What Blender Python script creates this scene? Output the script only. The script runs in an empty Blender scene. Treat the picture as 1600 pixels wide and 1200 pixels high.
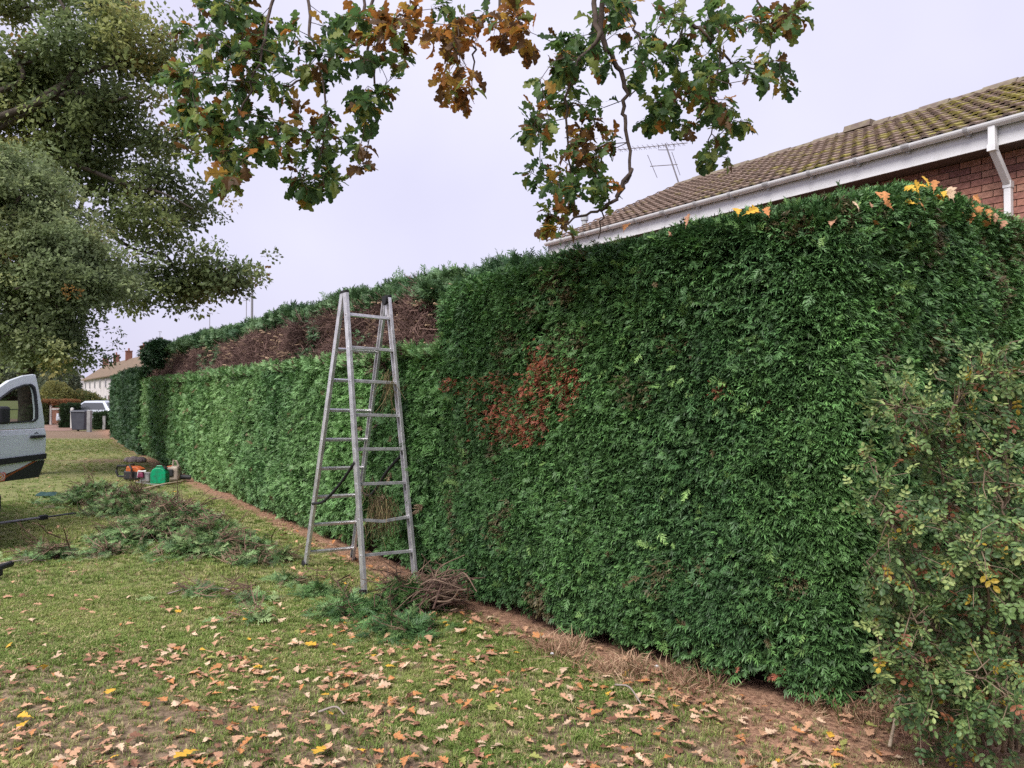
import bpy, math, random
import numpy as np
from mathutils import Matrix, Vector
rng = np.random.default_rng(7)
random.seed(7)
SC = bpy.context.scene
COL = SC.collection

# ------------------------------------------------------------------ camera, sky, sun, exposure
EYE = 1.6
FPX = 1200.0                       # focal length in photo pixels (photo is 1600 wide)
HORIZON = 622.0
cam_d = bpy.data.cameras.new('camera')
cam_d.sensor_width = 36.0
cam_d.lens = FPX / 1600 * 36.0
cam_d.clip_start = 0.05
cam_d.clip_end = 3000
cam = bpy.data.objects.new('camera', cam_d)
COL.objects.link(cam)
cam.location = (0, 0, EYE)
cam.rotation_euler = (math.radians(90) + math.atan((HORIZON - 600) / FPX), 0, 0)
SC.camera = cam

SUN_EL, SUN_AZ = math.radians(52), math.radians(215)      # azimuth clockwise from +Y
world = bpy.data.worlds.new('World'); SC.world = world; world.use_nodes = True
wn = world.node_tree; wn.nodes.clear()
w_out = wn.nodes.new('ShaderNodeOutputWorld'); w_bg = wn.nodes.new('ShaderNodeBackground')
w_sky = wn.nodes.new('ShaderNodeTexSky'); w_sky.sky_type = 'NISHITA'; w_sky.sun_disc = False
w_sky.sun_elevation = SUN_EL; w_sky.sun_rotation = SUN_AZ
w_sky.air_density = 1.0; w_sky.dust_density = 4.0
w_mix = wn.nodes.new('ShaderNodeMixRGB')                   # closed cloud layer over the clear sky
w_mix.inputs['Fac'].default_value = 0.93
w_noise = wn.nodes.new('ShaderNodeTexNoise'); w_noise.inputs['Scale'].default_value = 1.6
w_noise.inputs['Detail'].default_value = 4
w_ramp = wn.nodes.new('ShaderNodeMixRGB')
w_ramp.inputs['Color1'].default_value = (2.05, 1.96, 2.68, 1)
w_ramp.inputs['Color2'].default_value = (2.8, 2.72, 3.25, 1)
w_mr = wn.nodes.new('ShaderNodeMapRange'); w_mr.inputs['From Min'].default_value = 0.3; w_mr.inputs['From Max'].default_value = 0.7
wn.links.new(w_noise.outputs['Fac'], w_mr.inputs['Value']); wn.links.new(w_mr.outputs['Result'], w_ramp.inputs['Fac'])
wn.links.new(w_sky.outputs['Color'], w_mix.inputs['Color1'])
wn.links.new(w_ramp.outputs['Color'], w_mix.inputs['Color2'])
wn.links.new(w_mix.outputs['Color'], w_bg.inputs['Color'])
w_bg.inputs['Strength'].default_value = 0.1
wn.links.new(w_bg.outputs['Background'], w_out.inputs['Surface'])

sun_d = bpy.data.lights.new('sun', 'SUN'); sun_d.energy = 1.5; sun_d.angle = math.radians(32)
sun_d.color = (1.0, 0.96, 0.9)
sun = bpy.data.objects.new('sun', sun_d); COL.objects.link(sun)
sd = Vector((math.sin(SUN_AZ) * math.cos(SUN_EL), math.cos(SUN_AZ) * math.cos(SUN_EL), math.sin(SUN_EL)))
sun.rotation_euler = sd.to_track_quat('Z', 'Y').to_euler()
sun.location = sd * 60

world.cycles.sampling_method = 'NONE'       # the cloud layer is even: no light map needed
vs = SC.view_settings
SC.display_settings.display_device = 'sRGB'
vs.view_transform = 'Standard'; vs.look = 'None'; vs.gamma = 1.0; vs.use_curve_mapping = False
vs.exposure = 1.72
SC.cycles.adaptive_threshold = 0.015; SC.cycles.use_denoising = False
SC.cycles.max_bounces = 5; SC.cycles.diffuse_bounces = 2; SC.cycles.glossy_bounces = 3
SC.cycles.transmission_bounces = 4; SC.cycles.transparent_max_bounces = 8
SC.cycles.caustics_reflective = False; SC.cycles.caustics_refractive = False

# ------------------------------------------------------------------ helpers
def srgb(r, g, b):
    return tuple(((c / 255 + 0.055) / 1.055) ** 2.4 if c > 10 else c / 255 / 12.92 for c in (r, g, b))

def at(px, py, Y):
    """World point at depth Y seen at photo pixel (px, py)."""
    return Vector(((px - 800) / FPX * Y, Y, EYE - (py - HORIZON) / FPX * Y))

def on_ground(px, py):
    Y = EYE * FPX / (py - HORIZON)
    return Vector(((px - 800) / FPX * Y, Y, 0))

ANG = math.atan2(837, 1200)
SN, CN = math.sin(ANG), math.cos(ANG)
def HP(s, n, z=0.0):
    """Point in the hedge frame: s along the hedge away from us, n across it away from us."""
    return Vector((CN * n - SN * s, SN * n + CN * s, z))

def hash2(ix, iy, seed):
    v = np.sin(ix * 127.1 + iy * 311.7 + seed * 74.7) * 43758.5453
    return v - np.floor(v)

def vnoise(x, y, seed=0):
    x = np.asarray(x, float); y = np.asarray(y, float)
    ix = np.floor(x); iy = np.floor(y); fx = x - ix; fy = y - iy
    fx = fx * fx * (3 - 2 * fx); fy = fy * fy * (3 - 2 * fy)
    a = hash2(ix, iy, seed); b = hash2(ix + 1, iy, seed); c = hash2(ix, iy + 1, seed); d = hash2(ix + 1, iy + 1, seed)
    return (a * (1 - fx) + b * fx) * (1 - fy) + (c * (1 - fx) + d * fx) * fy

def fbm(x, y, seed=0, o=4):
    s = 0; a = 0.5; t = 0
    for i in range(o):
        s = s + a * vnoise(x * 2 ** i, y * 2 ** i, seed + i * 13); t += a; a *= 0.5
    return s / t

def sstep(a, b, x):
    t = np.clip((np.asarray(x, float) - a) / (b - a), 0, 1)
    return t * t * (3 - 2 * t)

def nrm(v):
    v = np.asarray(v, float)
    return v / np.maximum(np.linalg.norm(v, axis=-1, keepdims=True), 1e-9)

def frames_to_euler(f, h):
    """f: forward (+Y of the piece), h: hint of its +Z. Returns XYZ eulers."""
    Y = nrm(f); Z = nrm(h - (h * Y).sum(1, keepdims=True) * Y); X = np.cross(Y, Z)
    R = np.stack([X, Y, Z], axis=2)
    ey = -np.arcsin(np.clip(R[:, 2, 0], -1, 1))
    ex = np.arctan2(R[:, 2, 1], R[:, 2, 2]); ez = np.arctan2(R[:, 1, 0], R[:, 0, 0])
    return np.stack([ex, ey, ez], 1), R

class MB:
    """Collects shapes into one mesh."""
    def __init__(self): self.v = []; self.f = []; self.m = []
    def add(self, vs, fs, mi=0):
        o = len(self.v); self.v += [tuple(p) for p in vs]
        for f in fs: self.f.append(tuple(i + o for i in f)); self.m.append(mi)
        return self
    def box(self, c, size, ax=None, mi=0, taper=1.0):
        c = Vector(c); sx, sy, sz = (k / 2 for k in size)
        X, Y, Z = ax if ax else (Vector((1, 0, 0)), Vector((0, 1, 0)), Vector((0, 0, 1)))
        p = []
        for z in (-1, 1):
            k = taper if z > 0 else 1.0
            for x, y in ((-1, -1), (1, -1), (1, 1), (-1, 1)):
                p.append(c + X * (x * sx * k) + Y * (y * sy * k) + Z * (z * sz))
        return self.add(p, [(3, 2, 1, 0), (4, 5, 6, 7), (0, 1, 5, 4), (1, 2, 6, 5), (2, 3, 7, 6), (3, 0, 4, 7)], mi)
    def tube(self, pts, r, sides=6, mi=0, cap=True):
        pts = [Vector(p) for p in pts]; n = len(pts)
        rr = list(r) if hasattr(r, '__len__') else [r] * n
        o = []; ref = Vector((0, 0, 1))
        for i, p in enumerate(pts):
            t = (pts[min(i + 1, n - 1)] - pts[max(i - 1, 0)])
            t = t.normalized() if t.length > 1e-9 else Vector((0, 0, 1))
            if abs(t.dot(ref)) > 0.95: ref = Vector((1, 0, 0)) if abs(t.x) < 0.9 else Vector((0, 1, 0))
            a = t.cross(ref).normalized(); b = t.cross(a)
            for k in range(sides):
                w = 2 * math.pi * k / sides
                o.append(p + (a * math.cos(w) + b * math.sin(w)) * rr[i])
        fs = []
        for i in range(n - 1):
            for k in range(sides):
                k2 = (k + 1) % sides
                fs.append((i * sides + k, i * sides + k2, (i + 1) * sides + k2, (i + 1) * sides + k))
        if cap:
            fs.append(tuple(range(sides))[::-1]); fs.append(tuple((n - 1) * sides + k for k in range(sides)))
        return self.add(o, fs, mi)
    def lathe(self, prof, c=(0, 0, 0), sides=16, mi=0, axis=None):
        c = Vector(c); Z = Vector(axis).normalized() if axis else Vector((0, 0, 1))
        X = Z.cross(Vector((0, 1, 0)) if abs(Z.y) < 0.9 else Vector((1, 0, 0))).normalized(); Yv = Z.cross(X)
        o = []; n = len(prof)
        for (r, z) in prof:
            for k in range(sides):
                w = 2 * math.pi * k / sides
                o.append(c + Z * z + (X * math.cos(w) + Yv * math.sin(w)) * r)
        fs = [(i * sides + k, i * sides + (k + 1) % sides, (i + 1) * sides + (k + 1) % sides, (i + 1) * sides + k)
              for i in range(n - 1) for k in range(sides)]
        fs.append(tuple(range(sides))[::-1]); fs.append(tuple((n - 1) * sides + k for k in range(sides)))
        return self.add(o, fs, mi)
    def prism(self, poly, a, b, mi=0, caps=True):
        """poly: list of points; extruded from offset a to offset b (vectors)."""
        a = Vector(a); b = Vector(b); n = len(poly)
        p = [Vector(q) + a for q in poly] + [Vector(q) + b for q in poly]
        fs = [(i, (i + 1) % n, n + (i + 1) % n, n + i) for i in range(n)]
        if caps: fs += [tuple(range(n))[::-1], tuple(range(n, 2 * n))]
        return self.add(p, fs, mi)
    def mesh(self, name, mats, smooth=False):
        me = bpy.data.meshes.new(name); me.from_pydata(self.v, [], self.f)
        for m in (mats if isinstance(mats, (list, tuple)) else [mats]): me.materials.append(m)
        if any(self.m): me.polygons.foreach_set('material_index', self.m)
        if smooth: me.polygons.foreach_set('use_smooth', [True] * len(self.f))
        me.update()
        return me
    def build(self, name, mats, parent=None, smooth=False, bevel=0):
        o = link(name, self.mesh(name, mats, smooth), parent)
        if bevel:
            bv = o.modifiers.new('bevel', 'BEVEL'); bv.width = bevel; bv.segments = 2; bv.limit_method = 'ANGLE'
            bv.angle_limit = math.radians(40)
        return o

def link(name, data, parent=None, kind=None, label=None):
    o = bpy.data.objects.new(name, data); COL.objects.link(o)
    if parent is not None:
        o.parent = parent
        o.matrix_parent_inverse = world_mat(parent).inverted()
    if kind: o['kind'] = kind
    if label: o['label'] = label
    return o

def world_mat(o):
    m = Matrix.LocRotScale(o.location, o.rotation_euler, o.scale)
    return world_mat(o.parent) @ o.matrix_parent_inverse @ m if o.parent else m

def tag(o, label, cat, group=None):
    o['label'] = label; o['category'] = cat
    if group: o['group'] = group
    return o

def thing(name, label, cat, loc=(0, 0, 0), group=None):
    o = bpy.data.objects.new(name, None); COL.objects.link(o); o.location = loc
    o.empty_display_size = 0.1
    return tag(o, label, cat, group)

def np_mesh(name, V, F, mats, smooth=False, fmat=None):
    V = np.asarray(V, np.float32); F = np.asarray(F, np.int32)
    me = bpy.data.meshes.new(name); k = F.shape[1]
    me.vertices.add(len(V)); me.vertices.foreach_set('co', V.ravel())
    me.loops.add(F.size); me.loops.foreach_set('vertex_index', F.ravel())
    me.polygons.add(len(F)); me.polygons.foreach_set('loop_start', np.arange(0, F.size, k, dtype=np.int32))
    for m in (mats if isinstance(mats, (list, tuple)) else [mats]): me.materials.append(m)
    if fmat is not None: me.polygons.foreach_set('material_index', np.asarray(fmat, np.int32))
    if smooth: me.polygons.foreach_set('use_smooth', np.ones(len(F), bool))
    me.update(calc_edges=True); me.validate()
    return me

def scatter(name, pos, eul, scl, idx, col, sources, parent=None, label=None, kind='stuff'):
    """One object whose points carry instanced leaf-sized pieces (geometry nodes)."""
    pos = np.asarray(pos, np.float32); N = len(pos)
    me = bpy.data.meshes.new(name); me.vertices.add(N); me.vertices.foreach_set('co', pos.ravel())
    a = me.attributes.new('rot', 'FLOAT_VECTOR', 'POINT'); a.data.foreach_set('vector', np.asarray(eul, np.float32).ravel())
    a = me.attributes.new('scl', 'FLOAT', 'POINT'); a.data.foreach_set('value', np.asarray(scl, np.float32))
    a = me.attributes.new('idx', 'INT', 'POINT'); a.data.foreach_set('value', np.asarray(idx, np.int32))
    c4 = np.ones((N, 4), np.float32); c4[:, :3] = col
    a = me.attributes.new('tint', 'FLOAT_COLOR', 'POINT'); a.data.foreach_set('color', c4.ravel())
    me.update()
    o = link(name, me, parent, kind, label)
    g = bpy.data.node_groups.new('scatter_' + name, 'GeometryNodeTree')
    g.interface.new_socket('Geometry', in_out='INPUT', socket_type='NodeSocketGeometry')
    g.interface.new_socket('Geometry', in_out='OUTPUT', socket_type='NodeSocketGeometry')
    ni = g.nodes.new('NodeGroupInput'); no = g.nodes.new('NodeGroupOutput')
    iop = g.nodes.new('GeometryNodeInstanceOnPoints'); jn = g.nodes.new('GeometryNodeJoinGeometry')
    for so in reversed(sources):
        oi = g.nodes.new('GeometryNodeObjectInfo'); oi.inputs['Object'].default_value = so
        gi = g.nodes.new('GeometryNodeGeometryToInstance')
        g.links.new(oi.outputs['Geometry'], gi.inputs[0]); g.links.new(gi.outputs[0], jn.inputs[0])
    def attr(nm, ty):
        n = g.nodes.new('GeometryNodeInputNamedAttribute'); n.data_type = ty; n.inputs['Name'].default_value = nm
        return n.outputs['Attribute']
    g.links.new(ni.outputs[0], iop.inputs['Points']); g.links.new(jn.outputs[0], iop.inputs['Instance'])
    iop.inputs['Pick Instance'].default_value = True
    g.links.new(attr('idx', 'INT'), iop.inputs['Instance Index'])
    g.links.new(attr('rot', 'FLOAT_VECTOR'), iop.inputs['Rotation'])
    g.links.new(attr('scl', 'FLOAT'), iop.inputs['Scale'])
    g.links.new(iop.outputs['Instances'], no.inputs[0])
    md = o.modifiers.new('scatter', 'NODES'); md.node_group = g
    return o

def source(name, mesh):
    return bpy.data.objects.new(name, mesh)        # kept out of the scene: only its mesh is used

# ------------------------------------------------------------------ materials
def mat(name, col, col2=None, scale=6.0, detail=4.0, rough=0.8, metal=0.0, spec=0.3, bump=0.0, bscale=40.0, trans=0.0,
        inst=False, tip=False, contrast=(0.35, 0.65), coat=0.0, tcol=None):
    m = bpy.data.materials.new(name); m.use_nodes = True; t = m.node_tree; t.nodes.clear()
    L = t.links.new
    out = t.nodes.new('ShaderNodeOutputMaterial'); p = t.nodes.new('ShaderNodeBsdfPrincipled')
    p.inputs['Roughness'].default_value = rough; p.inputs['Metallic'].default_value = metal
    p.inputs['Specular IOR Level'].default_value = spec
    p.inputs['Coat Weight'].default_value = coat
    c = None
    tc = t.nodes.new('ShaderNodeTexCoord')
    if inst:
        a = t.nodes.new('ShaderNodeAttribute'); a.attribute_type = 'INSTANCER'; a.attribute_name = 'tint'
        c = a.outputs['Color']
    elif col2 is not None:
        n = t.nodes.new('ShaderNodeTexNoise'); n.inputs['Scale'].default_value = scale; n.inputs['Detail'].default_value = detail
        L(tc.outputs['Object'], n.inputs['Vector'])
        r = t.nodes.new('ShaderNodeMapRange'); r.inputs['From Min'].default_value = contrast[0]; r.inputs['From Max'].default_value = contrast[1]
        L(n.outputs['Fac'], r.inputs['Value'])
        mx = t.nodes.new('ShaderNodeMixRGB'); mx.inputs['Color1'].default_value = (*col, 1); mx.inputs['Color2'].default_value = (*col2, 1)
        L(r.outputs['Result'], mx.inputs['Fac']); c = mx.outputs['Color']
    if tip:
        a = t.nodes.new('ShaderNodeAttribute'); a.attribute_name = 'tip'
        mm = t.nodes.new('ShaderNodeVectorMath'); mm.operation = 'SCALE'
        L(c, mm.inputs[0]); L(a.outputs['Fac'], mm.inputs['Scale']); c = mm.outputs['Vector']
    if c is not None: L(c, p.inputs['Base Color'])
    else: p.inputs['Base Color'].default_value = (*col, 1)
    if bump:
        n = t.nodes.new('ShaderNodeTexNoise'); n.inputs['Scale'].default_value = bscale; n.inputs['Detail'].default_value = 5
        L(tc.outputs['Object'], n.inputs['Vector'])
        b = t.nodes.new('ShaderNodeBump'); b.inputs['Strength'].default_value = bump; b.inputs['Distance'].default_value = 0.02
        L(n.outputs['Fac'], b.inputs['Height']); L(b.outputs['Normal'], p.inputs['Normal'])
    sh = p.outputs['BSDF']
    if trans:
        tr = t.nodes.new('ShaderNodeBsdfTranslucent')
        if tcol is not None: tr.inputs['Color'].default_value = (*tcol, 1)
        elif c is not None: L(c, tr.inputs['Color'])
        else: tr.inputs['Color'].default_value = (*col, 1)
        ms = t.nodes.new('ShaderNodeMixShader'); ms.inputs['Fac'].default_value = trans
        L(sh, ms.inputs[1]); L(tr.outputs['BSDF'], ms.inputs[2]); sh = ms.outputs['Shader']
    L(sh, out.inputs['Surface'])
    return m

M_spray = mat('conifer_spray', (0, 0, 0), rough=0.5, spec=0.4, trans=0.12, inst=True, tip=True)
M_leafi = mat('tree_leaf', (0, 0, 0), rough=0.55, spec=0.3, trans=0.5, inst=True)
M_bladei = mat('grass_blade', (0, 0, 0), rough=0.6, spec=0.2, trans=0.2, inst=True, tip=True)
M_twigi = mat('twig_tinted', (0, 0, 0), rough=0.9, spec=0.1, inst=True)
M_core = mat('interior_shade', (0.010, 0.009, 0.007), (0.022, 0.016, 0.012), scale=30, rough=1.0, spec=0.0)  # near-black for the added solid cores: shade between the leaves as colour
M_bark = mat('oak_bark', (0.045, 0.036, 0.030), (0.09, 0.075, 0.06), scale=14, rough=0.95, bump=0.8, bscale=30)
M_bark2 = mat('twig_bark', (0.055, 0.04, 0.035), (0.10, 0.075, 0.06), scale=30, rough=0.9)
# ------------------------------------------------------------------ hedge face line (plan) used by ground, grass and hedge
def by_px(px, n):
    t = (px - 800) / FPX; Y = n / (CN * t + SN); return (t * Y, Y)
def sn(s, n):
    p = HP(s, n); return (p.x, p.y)
ctrl = [sn(24, 3.86), sn(20, 3.60), sn(16, 3.42), sn(12, 3.30), sn(9, 3.22), sn(7, 3.16), sn(5.5, 3.12), by_px(800, 3.14), by_px(900, 3.19),
        by_px(1100, 3.30), by_px(1280, 3.48), by_px(1370, 3.74), by_px(1440, 4.2), by_px(1520, 5.0), by_px(1650, 6.2), by_px(1760, 7.2)]
def catmull(P, k):
    P = np.array(P); Q = np.vstack([2 * P[0] - P[1], P, 2 * P[-1] - P[-2]]); o = []
    for i in range(1, len(Q) - 2):
        for t in np.linspace(0, 1, k, endpoint=False):
            a, b, c, d = Q[i - 1], Q[i], Q[i + 1], Q[i + 2]
            o.append(0.5 * (2 * b + (c - a) * t + (2 * a - 5 * b + 4 * c - d) * t * t + (3 * b - a - 3 * c + d) * t ** 3))
    o.append(Q[-2]); return np.array(o)
FACE = catmull(ctrl, 40)
_d = np.r_[0, np.cumsum(np.linalg.norm(np.diff(FACE, axis=0), axis=1))]
FLEN = _d[-1]
FN = np.gradient(FACE, axis=0); FN = nrm(np.stack([FN[:, 1], -FN[:, 0]], 1))
FS = FACE[:, 0] * -SN + FACE[:, 1] * CN                      # s of each path point
def face(t):
    t = np.asarray(t, float)
    P = np.stack([np.interp(t, _d, FACE[:, 0]), np.interp(t, _d, FACE[:, 1])], 1)
    Nn = nrm(np.stack([np.interp(t, _d, FN[:, 0]), np.interp(t, _d, FN[:, 1])], 1))
    return P, Nn
T_STEP = float(np.interp(-5.5, -FS[:6 * 40 + 20], _d[:6 * 40 + 20]))   # arc length where the tall part begins
T_CORN = float(_d[int(np.argmin(np.abs(800 + FPX * FACE[:, 0] / FACE[:, 1] - 1385)))])
def face_dist(x, y):
    """Signed distance to the hedge face, positive on our side."""
    x = np.asarray(x, float); y = np.asarray(y, float); sh = x.shape
    x = x.ravel(); y = y.ravel(); out = np.full(x.shape, 99.0)
    near = np.abs(x) + np.abs(y) < 60
    pts = FACE[::6]; nn = FN[::6]
    idx = np.where(near)[0]
    for ch in np.array_split(idx, max(1, len(idx) // 20000)):
        if len(ch) == 0: continue
        dx = x[ch, None] - pts[None, :, 0]; dy = y[ch, None] - pts[None, :, 1]
        j = np.argmin(dx * dx + dy * dy, axis=1)
        k = np.arange(len(ch)); out[ch] = dx[k, j] * nn[j, 0] + dy[k, j] * nn[j, 1]
    return out.reshape(sh)

# ------------------------------------------------------------------ ground
def ground_z(x, y):
    x = np.asarray(x, float); y = np.asarray(y, float)
    fade = np.exp(-((x + 1) ** 2 + (y - 6) ** 2) / 300)
    return (fbm(x * 0.6, y * 0.6, 3, 4) - 0.5) * 0.07 * fade + (fbm(x * 4, y * 4, 9, 3) - 0.5) * 0.018 * fade

def bare_mask(x, y):
    """0 = turf, 1 = worn bare soil."""
    x = np.asarray(x, float); y = np.asarray(y, float)
    n = fbm(x * 1.3 + 4, y * 1.6 + 1, 21, 5); n2 = fbm(x * 5, y * 6, 33, 3)
    near = sstep(6.4, 3.6, y)
    m = sstep(0.47, 0.62, n * 0.55 + n2 * 0.45 + 0.085 * near) * (0.25 + 0.7 * near)
    band = np.exp(-((y - 19.8 - (x + 9) * 0.12) / 0.9) ** 2) * sstep(0.4, 0.55, n2) + np.exp(-((y - 34) / 4.0) ** 4) * 1.2
    return np.clip(np.maximum(m, band), 0, 1)

def strip_mask(x, y, fd=None):
    """Dead dry strip along the foot of the hedge."""
    fd = face_dist(x, y) if fd is None else fd
    nearw = 0.15 + 0.34 * sstep(4.2, 3.3, y) + 0.10 * sstep(6.5, 4.8, y)
    w = nearw * (0.75 + 0.5 * fbm(np.asarray(x) * 1.7, np.asarray(y) * 1.7, 51, 3))
    return sstep(1.25, 0.7, fd / w)

xs = np.concatenate([np.linspace(-700, -40, 16)[:-1], np.linspace(-40, -8, 60)[:-1], np.linspace(-8, 4.5, 240)[:-1], np.linspace(4.5, 40, 30)[:-1], np.linspace(40, 700, 14)])
ys = np.concatenate([np.linspace(-120, 2, 20)[:-1], np.linspace(2, 10, 170)[:-1], np.linspace(10, 45, 130)[:-1], np.linspace(45, 200, 30)[:-1], np.linspace(200, 1500, 14)])
GX, GY = np.meshgrid(xs, ys); nx, ny = len(xs), len(ys)
GZ = ground_z(GX, GY)
V = np.stack([GX, GY, GZ], 2).reshape(-1, 3)
I = np.arange(nx * ny).reshape(ny, nx)
F = np.stack([I[:-1, :-1], I[:-1, 1:], I[1:, 1:], I[1:, :-1]], 2).reshape(-1, 4)
m_lawn = bpy.data.materials.new('lawn_soil'); m_lawn.use_nodes = True
t = m_lawn.node_tree; p = t.nodes['Principled BSDF']; p.inputs['Roughness'].default_value = 0.95; p.inputs['Specular IOR Level'].default_value = 0.1
def rgbmix(t, fac, a, b):
    m = t.nodes.new('ShaderNodeMixRGB')
    for k, s in (('Fac', fac), ('Color1', a), ('Color2', b)):
        if hasattr(s, 'links'): t.links.new(s, m.inputs[k])
        elif isinstance(s, tuple): m.inputs[k].default_value = (*s, 1)
        else: m.inputs[k].default_value = s
    return m.outputs['Color']
def noise(t, scale, detail=5, vec=None):
    n = t.nodes.new('ShaderNodeTexNoise'); n.inputs['Scale'].default_value = scale; n.inputs['Detail'].default_value = detail
    if vec is not None: t.links.new(vec, n.inputs['Vector'])
    return n.outputs['Fac']
def ramp(t, v, a, b):
    r = t.nodes.new('ShaderNodeMapRange'); r.inputs['From Min'].default_value = a; r.inputs['From Max'].default_value = b
    t.links.new(v, r.inputs['Value']); return r.outputs['Result']
tc = t.nodes.new('ShaderNodeTexCoord').outputs['Object']
ab = t.nodes.new('ShaderNodeAttribute'); ab.attribute_name = 'bare'
as_ = t.nodes.new('ShaderNodeAttribute'); as_.attribute_name = 'strip'
turf = rgbmix(t, ramp(t, noise(t, 1.1, 5, tc), 0.35, 0.65), (0.165, 0.21, 0.065), (0.235, 0.26, 0.10))
turf = rgbmix(t, ramp(t, noise(t, 38, 3, tc), 0.45, 0.7), turf, (0.17, 0.13, 0.085))
soil = rgbmix(t, ramp(t, noise(t, 22, 6, tc), 0.35, 0.65), (0.10, 0.07, 0.05), (0.28, 0.20, 0.14))
straw = rgbmix(t, ramp(t, noise(t, 30, 6, tc), 0.35, 0.65), (0.18, 0.10, 0.07), (0.40, 0.24, 0.16))
c = rgbmix(t, ab.outputs['Fac'], turf, soil); c = rgbmix(t, as_.outputs['Fac'], c, straw)
t.links.new(c, p.inputs['Base Color'])
bp = t.nodes.new('ShaderNodeBump'); bp.inputs['Strength'].default_value = 0.9; bp.inputs['Distance'].default_value = 0.02
t.links.new(noise(t, 45, 6, tc), bp.inputs['Height']); t.links.new(bp.outputs['Normal'], p.inputs['Normal'])
me = np_mesh('lawn', V, F, m_lawn, smooth=True)
FD_G = face_dist(GX, GY)
a = me.attributes.new('bare', 'FLOAT', 'POINT'); a.data.foreach_set('value', bare_mask(GX, GY).ravel().astype(np.float32))
a = me.attributes.new('strip', 'FLOAT', 'POINT'); a.data.foreach_set('value', strip_mask(GX, GY, FD_G).ravel().astype(np.float32))
lawn = link('lawn', me, kind='structure')

# ------------------------------------------------------------------ grass
def blade_mesh(name, n, seed, spread=0.03, h=(0.5, 1.0), w=0.045, lean=0.6, matl=None):
    r = np.random.default_rng(seed); V = []; F = []; T = []
    for i in range(n):
        a = r.uniform(0, 2 * math.pi); d = r.uniform(0, 1) ** 0.5 * spread
        b = np.array([math.cos(a) * d, math.sin(a) * d, 0]); dr = np.array([math.cos(a + r.normal(0, .8)), math.sin(a + r.normal(0, .8)), 0])
        sd = np.array([-dr[1], dr[0], 0]); hh = r.uniform(*h); ln = r.uniform(0.15, 1) * lean
        o = len(V); ww = w * r.uniform(0.6, 1.2)
        m1 = b + dr * ln * hh * 0.3 + np.array([0, 0, hh * 0.6]); m2 = b + dr * ln * hh + np.array([0, 0, hh * (1 - 0.35 * ln)])
        V += [b - sd * ww, b + sd * ww, m1 - sd * ww * .8, m1 + sd * ww * .8, m2]; T += [0, 0, .6, .6, 1]
        F += [(o, o + 1, o + 3), (o, o + 3, o + 2), (o + 2, o + 3, o + 4)]
    me = np_mesh(name, V, F, matl or M_bladei)
    a = me.attributes.new('tip', 'FLOAT', 'POINT'); a.data.foreach_set('value', (.72 + .58 * np.array(T, np.float32)))
    return source(name, me)
tufts = [blade_mesh('tuft', 16, 40 + i, spread=0.75, lean=1.2, w=0.05) for i in range(5)]

def in_view(x, y, m=0.3):
    return (np.abs(x) < 0.68 * y + m) & (y > 2.6)

def grass_points(n, y0, y1):
    y = (rng.uniform(0, 1, n) * (y1 ** 2 - y0 ** 2) + y0 ** 2) ** 0.5
    x = rng.uniform(-0.72, 0.55, n) * y
    fd = face_dist(x, y); k = fd > 0.03
    return x[k], y[k], fd[k]
gp = []
for n, y0, y1, sc in ((80000, 2.9, 6.5, 0.027), (46000, 6.5, 12, 0.034), (30000, 12, 30, 0.05)):
    x, y, fd = grass_points(n, y0, y1)
    b = bare_mask(x, y); st = strip_mask(x, y, fd)
    keep = rng.uniform(0, 1, len(x)) > np.maximum(b * 0.85, st * 0.9)
    lush = fbm(x * 1.1, y * 1.1, 71, 3)
    keep &= rng.uniform(0, 1, len(x)) < (0.45 + 0.9 * lush)
    x, y, lush, b = x[keep], y[keep], lush[keep], b[keep]
    gp.append(np.stack([x, y, lush, np.full(len(x), sc), b], 1))
gp = np.vstack(gp); N = len(gp)
h = rng.uniform(0.7, 1.35, N) * (0.7 + 0.6 * gp[:, 2])
g1, g2, g3 = np.array([0.15, 0.23, 0.05]), np.array([0.32, 0.345, 0.11]), np.array([0.46, 0.40, 0.21])
u = np.clip(fbm(gp[:, 0] * 0.9, gp[:, 1] * 0.9, 81, 3) * 1.6 - 0.45 + rng.normal(0, .2, N), 0, 1)[:, None]
gc = g1 * (1 - u) + g2 * u
dry = (rng.uniform(0, 1, N) < 0.17)[:, None]
gc = np.where(dry, g3, gc) * rng.uniform(0.8, 1.2, (N, 1))
pos = np.stack([gp[:, 0], gp[:, 1], ground_z(gp[:, 0], gp[:, 1])], 1)
grass = scatter('grass', pos, np.stack([np.zeros(N), np.zeros(N), rng.uniform(0, 6.28, N)], 1), gp[:, 3] * h, rng.integers(0, 5, N), gc, tufts)
tag(grass, 'short worn green grass growing over the lawn', 'grass')

# crumbs of broken leaf and twig over the turf
M_fleck = mat('leaf_crumb', (0, 0, 0), rough=.9, inst=True)
def fleck(i):
    r_ = np.random.default_rng(800 + i); V_ = np.array([(math.cos(k * 1.05) * r_.uniform(.5, 1), math.sin(k * 1.05) * r_.uniform(.35, .8), r_.uniform(0, .3)) for k in range(6)] + [(0, 0, .25)])
    return source('crumb', np_mesh('crumb', V_, [(k, (k + 1) % 6, 6) for k in range(6)], M_fleck))
flecks = [fleck(i) for i in range(4)]
y = (rng.uniform(0, 1, 26000) * (9.0 ** 2 - 2.9 ** 2) + 2.9 ** 2) ** .5; x = rng.uniform(-.72, .55, 26000) * y; fd = face_dist(x, y)
k = (fd > -.05) & (rng.uniform(0, 1, 26000) < .25 + .75 * sstep(7, 4, y)) & (rng.uniform(0, 1, 26000) < .25 + 1.1 * fbm(x * 1.5, y * 1.5, 87, 3) - .3 + .5 * strip_mask(x, y, fd)); x, y = x[k], y[k]; N = len(x)
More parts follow.
